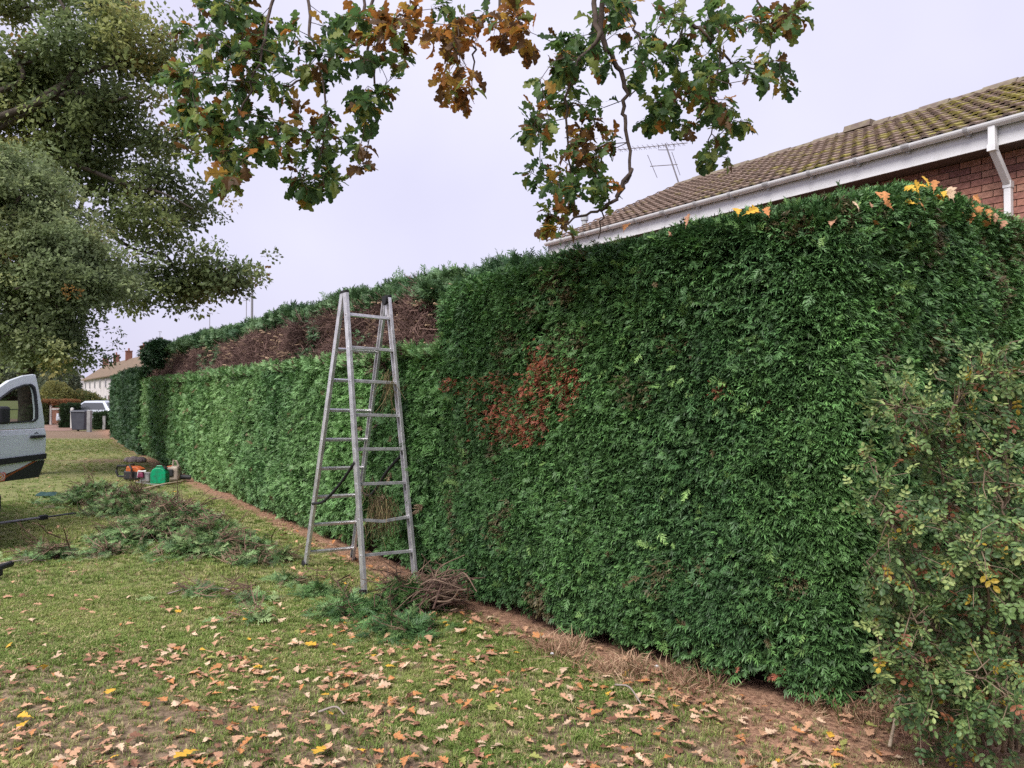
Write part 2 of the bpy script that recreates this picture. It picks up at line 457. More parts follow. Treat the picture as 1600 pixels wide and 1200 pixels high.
u = rng.uniform(0, 1, (N, 1)); fc = np.array([.16, .085, .05]) * u + np.array([.42, .27, .16]) * (1 - u)
o = scatter('leaf_crumbs', np.stack([x, y, ground_z(x, y) + .012], 1), np.stack([rng.normal(0, .3, N), rng.normal(0, .3, N), rng.uniform(0, 6.28, N)], 1), rng.uniform(.004, .014, N), rng.integers(0, 4, N), fc, flecks)
tag(o, 'brown crumbs of broken leaf strewn over the near lawn', 'leaf crumbs')

# dry straw grass on the strip below the hedge
straws = [blade_mesh('straw_tuft', 12, 90 + i, spread=0.5, lean=1.6, w=0.022) for i in range(4)]
y = rng.uniform(3.0, 12.0, 60000); x = rng.uniform(-5, 3.4, 60000); fd = face_dist(x, y)
st = strip_mask(x, y, fd); k = (fd > -0.12) & (fd < 1.2) & (rng.uniform(0, 1, 60000) < st) & in_view(x, y)
x, y, fd = x[k], y[k], fd[k]; N = len(x)
u = rng.uniform(0, 1, (N, 1))
sc_ = np.array([0.52, 0.37, 0.24]) * u + np.array([0.32, 0.18, 0.12]) * (1 - u)
green = rng.uniform(0, 1, (N, 1)) < 0.12; sc_ = np.where(green, np.array([0.10, 0.14, 0.04]), sc_)
tall = 0.03 + 0.075 * (fbm(x * 3, y * 3, 44, 2) > 0.58) * (y < 5)
eu = np.stack([rng.normal(0, .45, N), rng.normal(0, .45, N), rng.uniform(0, 6.28, N)], 1)
o = scatter('dry_grass', np.stack([x, y, ground_z(x, y)], 1), eu, tall * rng.uniform(.6, 1.3, N), rng.integers(0, 4, N), sc_, straws)
tag(o, 'dead straw coloured grass along the foot of the hedge', 'dry grass')

# ------------------------------------------------------------------ conifer sprays
def spray_arrays(seed, nb=11, droop=0.25, wid=0.030, sub=True, bare=0.0, blen=0.5):
    r = np.random.default_rng(seed); V = []; F = []; T = []
    def strip(p0, d, L, w, up, dr, t0, t1, segs=2):
        s = np.cross(d, up); s /= np.linalg.norm(s); o = len(V)
        for i in range(segs + 1):
            q = i / segs; c = p0 + d * L * q + up * (-dr * L * q * q); ww = w * (1 - q) ** 0.6 if i < segs else 0
            tt = t0 + (t1 - t0) * q
            if i < segs: V.extend([c - s * ww, c + s * ww]); T.extend([tt, tt])
            else: V.append(c); T.append(tt)
        for i in range(segs):
            a = o + 2 * i
            if i < segs - 1: F.extend([(a, a + 1, a + 3), (a, a + 3, a + 2)])
            else: F.append((a, a + 1, a + 2))
    up = np.array([0, 0, 1.0]); Y = np.array([0, 1.0, 0]); bend = r.normal(0, .12)
    def axis(q): return np.array([bend * q * q, q, -droop * q * q])
    for i in range(3):
        a, b = axis(i / 3), axis((i + 1) / 3); d = b - a; L = np.linalg.norm(d)
        strip(a, d / L, L * 1.15, wid * (1.0 - .2 * i), up, 0, i / 3, (i + 1) / 3)
    for i in range(nb):
        q = 0.10 + 0.85 * i / nb + r.uniform(-.02, .02); sg = 1 if i % 2 else -1
        if r.uniform() < bare: continue
        an = math.radians(r.uniform(30, 52)); L = (blen * (1 - q) ** 0.8 + 0.10) * r.uniform(.75, 1.15)
        tw = r.normal(0, .22)
        d = nrm(np.array([sg * math.sin(an), math.cos(an), tw])); p0 = axis(q); un = nrm(np.array([-tw * sg, 0.1 * droop, 1.0]))
        strip(p0, d, L, wid * .95, un, droop * .9, q * .6, 1.0, 3)
        if sub:
            for k in range(3):
                qq = .25 + .25 * k; s2 = 1 if k % 2 else -1; a2 = an + s2 * sg * math.radians(38)
                d2 = nrm(np.array([sg * math.sin(a2), math.cos(a2), tw - .15]))
                strip(p0 + d * L * qq + un * (-droop * .9 * L * qq * qq), d2, L * .42 * (1.15 - qq), wid * .8, un, droop, .5, 1.0, 2)
    return np.array(V), np.array(F), .72 + .58 * np.array(T)
def spray_mesh(name, seed, **kw):
    V, F, T = spray_arrays(seed, **kw)
    me = np_mesh(name, V, F, M_spray)
    a = me.attributes.new('tip', 'FLOAT', 'POINT'); a.data.foreach_set('value', T.astype(np.float32))
    return source(name, me)
def patch_mesh(name, seed, n=40, rad=.115, size=(.036, .072), out=.7, z=(-1.0, .45), depth=.13):
    """A hand-sized patch of clipped hedge surface: +Z outward, +Y up."""
    r = np.random.default_rng(seed); Vs = []; Fs = []; Ts = []; o = 0
    arr = [spray_arrays(seed * 10 + i, nb=7 + i % 3, droop=(.2, .4, .55, .3)[i], wid=.046) for i in range(4)]
    for k in range(n):
        V, F, T = arr[k % 4]; an = r.uniform(0, 6.28); q = r.uniform(0, 1) ** .5 * rad; zz = -r.uniform(0, depth)
        f = np.array([[r.normal(0, .6), r.uniform(*z), out * r.uniform(.5, 1.3)]]); h = np.array([[0, .4, 1.]]) + r.normal(0, .6, (1, 3))
        R = frames_to_euler(f, h)[1][0]; s = r.uniform(*size)
        Vs.append((V * s) @ R.T + np.array([q * math.cos(an), q * math.sin(an), zz])); Fs.append(F + o); o += len(V)
        Ts.append(T * r.uniform(.6, 1.35))
    me = np_mesh(name, np.vstack(Vs), np.vstack(Fs), M_spray)
    a = me.attributes.new('tip', 'FLOAT', 'POINT'); a.data.foreach_set('value', np.concatenate(Ts).astype(np.float32))
    return source(name, me)
def fan_patch(name, seed, n=46, rad=.115, depth=.19):
    """Patch of clipped foliage as short curved finger-like branchlets in fans: +Z outward, +Y up."""
    r = np.random.default_rng(seed); V = []; F = []; T = []
    for k in range(n):
        an = r.uniform(0, 6.28); q = r.uniform(0, 1) ** .5 * rad; base = np.array([q * math.cos(an), q * math.sin(an), -r.uniform(0, depth)])
        main = nrm(np.array([r.normal(0, .55), r.uniform(-.75, .45), r.uniform(.45, 1.2)])); up = nrm(np.array([0, 1., .35]) + r.normal(0, .35, 3)); sh = r.uniform(.6, 1.4)
        side = nrm(np.cross(main, up)); m = r.integers(4, 8)
        for j in range(m):
            g = (j / (m - 1) - .5) * 2; d = nrm(main + side * g * .85 + r.normal(0, .16, 3)); L = r.uniform(.030, .056) * (1.15 - .35 * abs(g)); w = r.uniform(.0034, .0056)
            s = nrm(np.cross(d, up + r.normal(0, .3, 3))); p0 = base + main * .012 * (1 - abs(g)); o = len(V); dr = np.array([0, -1., 0]) * L * r.uniform(.05, .45)
            for qq, ww in ((0, .55), (.4, 1), (.75, .8)):
                cpt = p0 + d * L * qq + dr * qq * qq; V.extend([cpt - s * w * ww, cpt + s * w * ww]); T.extend([sh * (.75 + .4 * qq)] * 2)
            V.append(p0 + d * L + dr); T.append(sh * 1.2)
            F.extend([(o, o + 1, o + 3), (o, o + 3, o + 2), (o + 2, o + 3, o + 5), (o + 2, o + 5, o + 4), (o + 4, o + 5, o + 6)])
    me = np_mesh(name, V, F, M_spray)
    a = me.attributes.new('tip', 'FLOAT', 'POINT'); a.data.foreach_set('value', np.array(T, np.float32))
    return source(name, me)
patches = [fan_patch('spray_patch', 500 + i) for i in range(8)]
def patchdir(n3, r, jit=.35):
    N = len(n3); Z = nrm(n3 + r.normal(0, .16, (N, 3))); up = np.array([0, 0, 1.0]) + r.normal(0, jit, (N, 3))
    f = np.where(np.abs(n3[:, 2:3]) > .9, r.normal(0, 1, (N, 3)), up)
    f = f - (f * Z).sum(1, keepdims=True) * Z
    return frames_to_euler(f, Z)[0]
sprays = [spray_mesh('spray', 100 + i, nb=9 + i % 3, droop=(.15, .3, .45, .25, .55, .1)[i], wid=.040) for i in range(6)]
longsprays = [spray_mesh('long_spray', 120 + i, nb=15, droop=(.1, .25, .2, .35)[i], wid=.020, blen=.42) for i in range(4)]
def twig_mesh(name, seed, n=7):
    r = np.random.default_rng(seed); b = MB()
    for i in range(n):
        p = Vector((r.normal(0, .12), r.uniform(0, .3), r.normal(0, .12))); d = Vector((r.normal(0, .45), 1, r.normal(0, .45))).normalized()
        L = r.uniform(.45, 1.0); q = p + d * L * .5 + Vector(r.normal(0, .05, 3)); e = p + d * L + Vector(r.normal(0, .09, 3))
        w = r.uniform(.012, .024); b.tube([p, q, e], [w, w * .8, w * .55], 3, cap=False)
        for k in range(2):
            s = p.lerp(e, r.uniform(.3, .8)); d2 = (d + Vector(r.normal(0, .7, 3))).normalized()
            b.tube([s, s + d2 * r.uniform(.15, .4)], [w * .6, w * .3], 3, cap=False)
    return source(name, b.mesh(name, M_twigi))
twigs = [twig_mesh('twig_bundle', 140 + i) for i in range(4)]
# a light cut stub end
b = MB(); b.lathe([(0.5, -3), (0.5, 0)], sides=6, axis=(0, 1, 0)); stub = source('cut_stub', b.mesh('cut_stub', M_twigi))

def leafdir(n3, r, out=.55, z=(-.9, .5), tan=.7, hint=.6, upb=.4):
    N = len(n3); up = np.array([0, 0, 1.0]); tg = nrm(np.cross(n3, up) + 1e-6)
    f = out * n3 + up * r.uniform(z[0], z[1], N)[:, None] + tg * r.normal(0, tan, N)[:, None]
    h = n3 + r.normal(0, hint, (N, 3)) + up * upb
    return frames_to_euler(f, h)[0]

def px_of(P):
    return 800 + FPX * P[:, 0] / P[:, 1], HORIZON - FPX * (P[:, 2] - EYE) / P[:, 1]

def top_height(t):
    """Top of the tall clipped part along the face."""
    q = sstep(T_STEP, FLEN - 2.6, t)
    return 2.56 + 0.10 * q + 0.20 * sstep(T_CORN - .4, T_CORN + .9, t) + 0.07 * (fbm(np.asarray(t) * 1.3, np.asarray(t) * 0, 5, 3) - .5)

hedge = thing('conifer_hedge', 'long dark green clipped conifer hedge behind the ladder, partly cut down to bare twigs', 'hedge', HP(5.5, 3.6))

def tall_section(n, inset, r, vtop=0.7):
    """Sample the tall part: face, rounded shoulder, front of the top."""
    t = r.uniform(T_STEP - .02, FLEN, n); H = top_height(t); R = 0.17
    v = r.uniform(0, 1, n) * (H - .12 - R + R * 1.57 + vtop)
    hf = H - .12 - R
    a = np.clip((v - hf) / R, 0, math.pi / 2); back = np.maximum(v - hf - R * 1.57, 0)
    z = np.where(v < hf, .12 + v, H - R + R * np.sin(a))
    inn = np.where(v < hf, 0, R * (1 - np.cos(a))) + back
    P, Nn = face(t)
    low = sstep(0.5, .1, z)                               # the skirt tucks under
    bulge = (fbm(t * 1.5, z * 1.5, 61, 3) - .5) * .12 + (vnoise(t * 6, z * 6, 65) - .5) * .05
    off = -inn - inset - low * .05 + bulge
    pos = np.stack([P[:, 0] + Nn[:, 0] * off, P[:, 1] + Nn[:, 1] * off, z + (back > 0) * bulge * .8 * (1 if True else 0)], 1)
    c = np.cos(a)[:, None]
    n3 = np.stack([Nn[:, 0], Nn[:, 1], np.zeros(n)], 1) * c + np.array([0, 0, 1.0]) * np.sin(a)[:, None]
    return t, z, pos, n3, back, bulge

# tall clipped part: patches, then single sprays over them
cA, cB, cC = np.array([.060, .138, .048]), np.array([.120, .250, .072]), np.array([.22, .37, .11])
DEADS = ((845, 575, 22, 26, 1), (862, 600, 24, 20, 1), (850, 615, 40, 16, .9), (815, 612, 28, 12, .9), (790, 634, 30, 14, .9), (775, 600, 18, 14, .7),
         (808, 668, 32, 20, 1), (835, 655, 18, 18, .7), (722, 608, 14, 14, .8), (745, 596, 14, 7, .7), (1130, 607, 12, 6, .5), (1205, 625, 9, 9, .4),
         (700, 598, 10, 12, .7), (735, 640, 14, 10, .6), (762, 668, 16, 14, .6), (885, 640, 14, 14, .6), (898, 596, 12, 14, .5), (830, 545, 14, 10, .6), (690, 640, 8, 8, .5), (880, 575, 12, 14, .7), (1200, 1050, 20, 11, .5), (1150, 1040, 9, 12, .35), (1270, 1078, 28, 10, .3))
def dead_mask(pos):
    px, py = px_of(pos); dead = np.zeros(len(pos))
    for cx, cy, rx, ry, w in DEADS: dead = np.maximum(dead, w * np.exp(-(((px - cx) / rx) ** 2 + ((py - cy) / ry) ** 2) ** 1.5))
    return dead
r = np.random.default_rng(11)
N = 12500
t, z, pos, n3, back, bulge = tall_section(N, 0, r)
gap = fbm(t * 2.6, z * 2.6, 91, 3); fine = vnoise(t * 7, z * 7, 93)
keep = (r.uniform(0, 1, N) < np.clip(1.2 - .75 * (gap < .35) - .45 * (fine < .2), .2, 1))
u = np.clip(fbm(t * .9, z * 1.1, 97, 4) * 1.5 - .3 + r.normal(0, .22, N), 0, 1)[:, None]
big_ = fbm(t * .55 + 3, z * .8, 171, 3)[:, None]
col = (cA * (1 - u) + cB * u) * r.uniform(.65, 1.35, (N, 1)) * (.72 + .56 * big_)
brn = (fbm(t * 3.1, z * 3.1, 173, 3) > .66)[:, None] & (r.uniform(0, 1, (N, 1)) < .5); col = np.where(brn, np.array([.13, .11, .055]), col)
col = col * (1 + .22 * sstep(T_STEP + 2.2, T_STEP, t))[:, None]
dm = r.uniform(0, 1, N) < dead_mask(pos) * .62
col = np.where(dm[:, None], np.array([.40, .13, .075]) * r.uniform(.45, 1.15, (N, 1)), col)
scatter('foliage', (pos - n3 * .02)[keep], patchdir(n3, r)[keep], r.uniform(.50, .84, N)[keep], r.integers(0, 8, N)[keep], col[keep], patches, hedge)
N = 9000
t, z, pos, n3, back, bulge = tall_section(N, 0, r)
gap = fbm(t * 2.6, z * 2.6, 91, 3); fine = vnoise(t * 11, z * 11, 93)
depth = r.uniform(0, .11, N) ** 1.0
pos -= n3 * depth[:, None]
keep = r.uniform(0, 1, N) < np.clip(.55 - .5 * (gap < .36) + 1.2 * (back > 0), .1, 1)
dead = dead_mask(pos)
isdead = r.uniform(0, 1, N) < dead * .6; keep |= isdead
u = np.clip(fbm(t * .9, z * 1.1, 97, 4) * 1.5 - .3 + r.normal(0, .16, N), 0, 1)[:, None]
col = cA * (1 - u) + cB * u
bright = (vnoise(t * 5, z * 5, 101) > .72)[:, None] & (r.uniform(0, 1, (N, 1)) < .45)
col = np.where(bright, cC, col)
old = (r.uniform(0, 1, (N, 1)) < .035); col = np.where(old, np.array([.10, .07, .035]), col)
dc = np.array([.30, .10, .06]) * (.55 + .6 * r.uniform(0, 1, (N, 1)))
col = np.where(isdead[:, None], dc, col) * r.uniform(.75, 1.25, (N, 1))
scl = r.uniform(.04, .09, N) * np.where(back > 0, 1.25, 1) * np.where(isdead, .9, 1)
eul = leafdir(n3, r, out=.6, z=(-1.0, .35), tan=.6)
scatter('foliage', pos[keep], eul[keep], scl[keep], r.integers(0, 6, N)[keep], col[keep], sprays, hedge)
# longer shoots that stick out
dt, dz, dpos, dn3, dback, _ = tall_section(90000, .02, r)
k = r.uniform(0, 1, 90000) < dead_mask(dpos) * 1.05; M_ = int(k.sum())
dcol = np.array([.50, .165, .095]) * (.4 + .8 * r.uniform(0, 1, (M_, 1))); gsel = r.uniform(0, 1, (M_, 1)) < .16; dcol = np.where(gsel, cB, dcol)
scatter('dead_sprays', dpos[k] - dn3[k] * r.uniform(0, .06, (M_, 1)), leafdir(dn3[k], r, out=.5, z=(-1., .6), tan=.8), r.uniform(.032, .062, M_), r.integers(0, 6, M_), dcol, sprays, hedge)
N2 = 3200
t, z, pos, n3, back, bulge = tall_section(N2, -.0, r)
k = (vnoise(t * 2.2, z * 2.2, 111) > .5) | (back > 0) | (z > 2.4); M_ = k.sum()
u = r.uniform(0, 1, (M_, 1)); col = (cB * (1 - u) + cC * u) * r.uniform(.7, 1.15, (M_, 1))
scatter('long_shoots', pos[k] - n3[k] * .08, leafdir(n3[k], r, out=.8, z=(-.5, .7), tan=.8), r.uniform(.06, .14, M_), r.integers(0, 4, M_), col, longsprays, hedge)

def ribbon(name, sections, matl, parent, close_ends=True):
    """Loft of equal-length cross-sections."""
    k = len(sections[0]); V = [p for s in sections for p in s]; b = MB()
    fs = [(i * k + j, i * k + j + 1, (i + 1) * k + j + 1, (i + 1) * k + j) for i in range(len(sections) - 1) for j in range(k - 1)]
    if close_ends: fs += [tuple(range(k)), tuple(range((len(sections) - 1) * k, len(sections) * k))[::-1]]
    b.add(V, fs); return b.build(name, matl, parent)
def core(ts, prof):
    P, Nn = face(ts); return [[(P[i][0] - Nn[i][0] * d, P[i][1] - Nn[i][1] * d, zz) for d, zz in prof(ts[i])] for i in range(len(ts))]
ribbon('shade_core', core(np.linspace(T_STEP + .12, FLEN, 60), lambda t: [(.34, .0), (.30, .25), (.17, .45), (.17, float(top_height(t)) - .3), (.34, float(top_height(t)) - .15), (1.25, float(top_height(t)) - .15), (1.25, .0)]), M_core, hedge)  # added solid core, blocks light and darkens the gaps

# low clipped part with the cut-back ledge above it
r = np.random.default_rng(12)
LED = 1.98
lA, lB = np.array([.09, .20, .07]), np.array([.21, .36, .13])
N = 13000
t = r.uniform(0, 1, N) ** .72 * T_STEP; z = .12 + r.uniform(0, 1, N) * (LED - .12)
P, Nn = face(t); n3 = np.stack([Nn[:, 0], Nn[:, 1], np.zeros(N)], 1)
bulge = (fbm(t * 1.1, z * .9, 62, 3) - .5) * .20 + (vnoise(t * 5, z * 5, 66) - .5) * .08
z = z + (fbm(t * 1.6, t * 0, 63, 3) - .5) * .10 * (z > 1.8)
off = bulge - .03 - sstep(.5, .1, z) * .1
pos = np.stack([P[:, 0] + Nn[:, 0] * off, P[:, 1] + Nn[:, 1] * off, z], 1)
gap = fbm(t * 2.2, z * 1.6, 92, 3); keep = r.uniform(0, 1, N) < np.clip(1.35 - 1.2 * (gap < .36), .2, 1)
u = np.clip(fbm(t * .8, z * .5, 98, 4) * 1.7 - .35 + r.normal(0, .2, N), 0, 1)[:, None]
nearT = sstep(T_STEP - 6.0, T_STEP, t)[:, None]
col = ((lA * (1 - u) + lB * u) * (1 - nearT) + (cA * (1 - u) + cB * u) * 1.22 * nearT) * r.uniform(.72, 1.25, (N, 1))
scatter('foliage', pos[keep], patchdir(n3, r)[keep], (r.uniform(.62, 1.0, N) * (1 + .045 * np.maximum(pos[:, 1] - 7, 0)))[keep], r.integers(0, 8, N)[keep], col[keep], patches, hedge)
N = 7000
w_ = r.uniform(0, 1, N) ** .78
t = w_ * T_STEP; z = .08 + r.uniform(0, 1, N) * (LED - .06)
P, Nn = face(t); n3 = np.stack([Nn[:, 0], Nn[:, 1], np.zeros(N)], 1)
bulge = (fbm(t * 1.1, z * .9, 62, 3) - .5) * .20 + (vnoise(t * 5, z * 5, 66) - .5) * .08
z = z + (fbm(t * 1.6, t * 0, 63, 3) - .5) * .10 * (z > 1.8)
off = bulge - r.uniform(0, .12, N) - sstep(.5, .1, z) * .1
pos = np.stack([P[:, 0] + Nn[:, 0] * off, P[:, 1] + Nn[:, 1] * off, z], 1)
gap = fbm(t * 2.2, z * 1.6, 92, 3)
keep = r.uniform(0, 1, N) < np.clip(1.3 - 1.5 * (gap < .33), .15, 1)
u = np.clip(fbm(t * .8, z * .5, 98, 4) * 1.7 - .35 + r.normal(0, .15, N), 0, 1)[:, None]
nearT = sstep(T_STEP - 6.0, T_STEP, t)[:, None]
col = (lA * (1 - u) + lB * u) * (1 - nearT) + (cA * (1 - u) + cB * u) * 1.22 * nearT
old = (r.uniform(0, 1, (N, 1)) < .04); col = np.where(old, np.array([.20, .13, .075]), col)
col = col * r.uniform(.75, 1.2, (N, 1))
dd = pos[:, 1]
scl = r.uniform(.07, .12, N) * (1 + .045 * np.maximum(dd - 7, 0))
scatter('foliage', pos[keep], leafdir(n3, r, out=.6, z=(-.6, .6), tan=.7)[keep], scl[keep], r.integers(0, 6, N)[keep], col[keep], sprays, hedge)
# fringe of green along the ledge
N = 5200
t = r.uniform(0, 1, N) ** .8 * T_STEP; P, Nn = face(t); inn = r.uniform(0, 1, N) ** 1.6 * .30
zz = LED + (fbm(t * 1.6, t * 0, 63, 3) - .5) * .10 + r.uniform(-.05, .03, N) - .0
pos = np.stack([P[:, 0] - Nn[:, 0] * inn, P[:, 1] - Nn[:, 1] * inn, zz], 1); n3 = np.stack([Nn[:, 0] * .6, Nn[:, 1] * .6, np.ones(N)], 1)
u = r.uniform(0, 1, (N, 1)); col = (lA * (1 - u) + lB * u); br = r.uniform(0, 1, (N, 1)) < (.1 + inn * 2)[:, None]
col = np.where(br, np.array([.11, .065, .05]), col)
scatter('ledge_fringe', pos, leafdir(nrm(n3), r, out=.7, z=(-.2, .5)), r.uniform(.07, .13, N) * (1 + .04 * np.maximum(pos[:, 1] - 7, 0)), r.integers(0, 6, N), col, sprays, hedge)

# bare brown interior exposed behind the ledge
def crown_top(t): return 2.80 + .20 * (1 - np.asarray(t) / T_STEP) + .30 * (fbm(np.asarray(t) * .9, np.asarray(t) * 0, 73, 3) - .5)
SET = .62
N = 15000
t = r.uniform(0, 1, N) ** .8 * (T_STEP + .0); z = r.uniform(LED - .10, 2.62, N); P, Nn = face(t)
back = SET + .38 * sstep(T_STEP - 1.3, T_STEP - .3, t) + (fbm(t * 1.4, z * 1.8, 75, 3) - .5) * .40 + r.uniform(-.14, .12, N) - .25 * sstep(2.35, 2.0, z)
pos = np.stack([P[:, 0] - Nn[:, 0] * back, P[:, 1] - Nn[:, 1] * back, z], 1); n3 = np.stack([Nn[:, 0], Nn[:, 1], np.zeros(N)], 1)
u = r.uniform(0, 1, (N, 1)); col = np.array([.08, .05, .046]) * (1 - u) + np.array([.23, .148, .126]) * u
pal = fbm(t * 1.1, z * 1.2, 77, 3)[:, None]; col = col * (.35 + 1.2 * pal)
lt = r.uniform(0, 1, (N, 1)) < .06; col = np.where(lt, np.array([.36, .25, .17]), col)
scatter('bare_twigs', pos, leafdir(n3, r, out=.55, z=(-.6, .5), tan=.9, hint=1), r.uniform(.11, .25, N), r.integers(0, 4, N), col, twigs, hedge)
# pale sawn ends
N = 900
t = r.uniform(0, 1, N) ** .7 * T_STEP; z = r.uniform(LED - .02, 2.68, N); P, Nn = face(t); back = SET - .14 + r.uniform(-.12, .1, N) - .25 * sstep(2.35, 2.0, z)
pos = np.stack([P[:, 0] - Nn[:, 0] * back, P[:, 1] - Nn[:, 1] * back, z], 1); n3 = np.stack([Nn[:, 0], Nn[:, 1], np.zeros(N)], 1)
scatter('cut_ends', pos, leafdir(n3, r, out=1, z=(-.3, .6), tan=.5), r.uniform(.010, .022, N) * (1 + .03 * np.maximum(pos[:, 1] - 7, 0)), np.zeros(N), np.array([.50, .36, .24]) * r.uniform(.6, 1.1, (N, 1)), [stub], hedge)
# sparse green left on the recess and the ragged top
N = 15000
t = r.uniform(0, 1, N) ** .8 * (T_STEP + .1); P, Nn = face(t); tp = crown_top(t)
hang = vnoise(t * 1.7, t * 0 + 3, 79) * .36
z = tp - r.uniform(0, 1, N) ** 1.2 * (.10 + hang * .45)
q = (tp - z) / .5
back = SET + .10 - .22 * np.sin(np.clip(q, 0, 1) * 3.0) + r.uniform(0, 1, N) ** 1.5 * .5 * (q < .35) + (vnoise(t * 4, z * 4, 68) - .5) * .2
pos = np.stack([P[:, 0] - Nn[:, 0] * back, P[:, 1] - Nn[:, 1] * back, z], 1); n3 = nrm(np.stack([Nn[:, 0], Nn[:, 1], np.full(N, .8)], 1))
u = np.clip(fbm(t * 1.3, z * 3, 99, 3) * 1.6 - .3 + r.normal(0, .15, N), 0, 1)[:, None]
col = (np.array([.045, .105, .045]) * (1 - u) + np.array([.13, .22, .09]) * u) * r.uniform(.75, 1.2, (N, 1))
scatter('top_foliage', pos, leafdir(n3, r, out=.8, z=(-.3, .9), tan=.8), r.uniform(.09, .17, N) * (1 + .03 * np.maximum(pos[:, 1] - 7, 0)), r.integers(0, 6, N), col, sprays, hedge)
N = 2600
t = r.uniform(0, 1, N) ** .8 * (T_STEP + .1); P, Nn = face(t); tp = crown_top(t)
z = tp - r.uniform(0, 1, N) * (.05 + vnoise(t * 1.7, t * 0 + 3, 79) * .17); q = (tp - z) / .5
back = SET + .08 - .24 * np.sin(np.clip(q, 0, 1) * 3.0) + r.uniform(0, 1, N) ** 1.5 * .6 * (q < .3) + (vnoise(t * 4, z * 4, 68) - .5) * .2
pos = np.stack([P[:, 0] - Nn[:, 0] * back, P[:, 1] - Nn[:, 1] * back, z], 1); n3 = nrm(np.stack([Nn[:, 0], Nn[:, 1], np.where(q < .3, 1.2, .3)], 1))
u = np.clip(fbm(t * 1.3, z * 3, 99, 3) * 1.6 - .3 + r.normal(0, .2, N), 0, 1)[:, None]
col = (np.array([.05, .115, .05]) * (1 - u) + np.array([.14, .235, .10]) * u) * r.uniform(.75, 1.2, (N, 1))
scatter('top_foliage', pos, patchdir(n3, r), r.uniform(.8, 1.3, N) * (1 + .03 * np.maximum(pos[:, 1] - 7, 0)), r.integers(0, 7, N), col, patches, hedge)
N = 1500
t = r.uniform(0, 1, N) ** .8 * (T_STEP - .6); z = r.uniform(LED + .05, 2.6, N); P, Nn = face(t)
k = fbm(t * 1.9, z * 2.2, 177, 3) > .67; t, z, P, Nn = t[k], z[k], P[k], Nn[k]; N = len(t)
back = SET - .16 + r.uniform(-.1, .1, N) - .25 * sstep(2.35, 2.0, z)
pos = np.stack([P[:, 0] - Nn[:, 0] * back, P[:, 1] - Nn[:, 1] * back, z], 1); n3 = np.stack([Nn[:, 0], Nn[:, 1], np.zeros(N)], 1)
scatter('top_foliage', pos, patchdir(n3, r), r.uniform(.6, 1.1, N) * (1 + .03 * np.maximum(pos[:, 1] - 7, 0)), r.integers(0, 7, N), np.array([.07, .14, .06]) * r.uniform(.6, 1.4, (N, 1)), patches, hedge)
# dark round end of the uncut top
cb = np.array(at(247, 553, 20.6)); dv = nrm(r.normal(0, 1, (420, 3))); 
scatter('end_tuft', cb + dv * np.array([.42, .42, .40]) * (r.uniform(.7, 1.0, (420, 1)) * (.65 + .7 * fbm(dv[:, 0] * 1.6 + 5, dv[:, 2] * 1.6 + 5, 181, 3)[:, None])), patchdir(dv, r), r.uniform(1.2, 1.8, 420), r.integers(0, 7, 420), np.array([.035, .08, .035]) * r.uniform(.6, 1.4, (420, 1)), patches, hedge)
N = 420
t = r.uniform(0, 1, N) * (T_STEP + .3); P, Nn = face(t); back = SET + r.uniform(-.05, .5, N); z = crown_top(t) + r.uniform(-.18, .02, N)
pos = np.stack([P[:, 0] - Nn[:, 0] * back, P[:, 1] - Nn[:, 1] * back, z], 1); n3 = nrm(np.stack([Nn[:, 0] * .4, Nn[:, 1] * .4, np.full(N, 1.)], 1))
scatter('top_shoots', pos, leafdir(n3, r, out=.9, z=(.0, .9), tan=.7), r.uniform(.12, .24, N), r.integers(0, 4, N), np.array([.08, .16, .065]) * r.uniform(.6, 1.5, (N, 1)), longsprays, hedge)
ribbon('shade_core', core(np.linspace(.05, T_STEP + .14, 70), lambda t: [(.22, 0.), (.20, .3), (.18, LED - .12), (.30, LED - .06), (SET + .12, LED - .05), (SET + .22 + .38 * float(sstep(T_STEP - 1.3, T_STEP - .3, t)), 2.3), (SET + .22 + .38 * float(sstep(T_STEP - 1.3, T_STEP - .3, t)), float(crown_top(t)) - .25), (1.5, float(crown_top(t)) - .25), (1.5, 0.)]), M_core, hedge)  # added core behind ledge and recess to stop light coming through

# dark end hedge beyond the lane end of the long hedge
hedge2 = thing('conifer_hedge', 'shaded dark green hedge beyond the far end of the long hedge, near the bin', 'hedge', HP(32, 4.6))
N = 16000
q = r.uniform(0, 1, N); s = 23.4 + q * 14.5; n = 3.80 + q * 1.18; tp = 2.38 + .08 * q + (fbm(s * 1.2, s * 0, 83, 3) - .5) * .2
z = .05 + r.uniform(0, 1, N) * (tp - .05); inn = np.where(r.uniform(0, 1, N) < .12, r.uniform(0, .5, N), 0); z = np.where(inn > 0, tp, z)
bulge = (fbm(s * 1.4, z * 1.2, 84, 3) - .5) * .3
nn = n + inn - bulge + r.uniform(0, .12, N)
pos = np.stack([CN * nn - SN * s, SN * nn + CN * s, z], 1); n3 = np.tile(np.array([-CN, -SN, .0]), (N, 1))
u = np.clip(fbm(s * 1.2, z * .8, 85, 3) * 1.6 - .3, 0, 1)[:, None]
col = (np.array([.022, .06, .024]) * (1 - u) + np.array([.06, .13, .045]) * u) * r.uniform(.8, 1.2, (N, 1))  # darker plant, with the shade of the trees also put into its tint
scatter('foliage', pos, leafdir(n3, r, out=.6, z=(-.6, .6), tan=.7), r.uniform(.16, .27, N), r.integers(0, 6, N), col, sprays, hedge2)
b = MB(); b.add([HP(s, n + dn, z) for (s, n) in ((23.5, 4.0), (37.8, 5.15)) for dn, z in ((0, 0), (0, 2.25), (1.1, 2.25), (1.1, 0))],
                [(0, 4, 5, 1), (1, 5, 6, 2), (2, 6, 7, 3), (3, 2, 1, 0)[::-1], (4, 5, 6, 7)[::-1]])
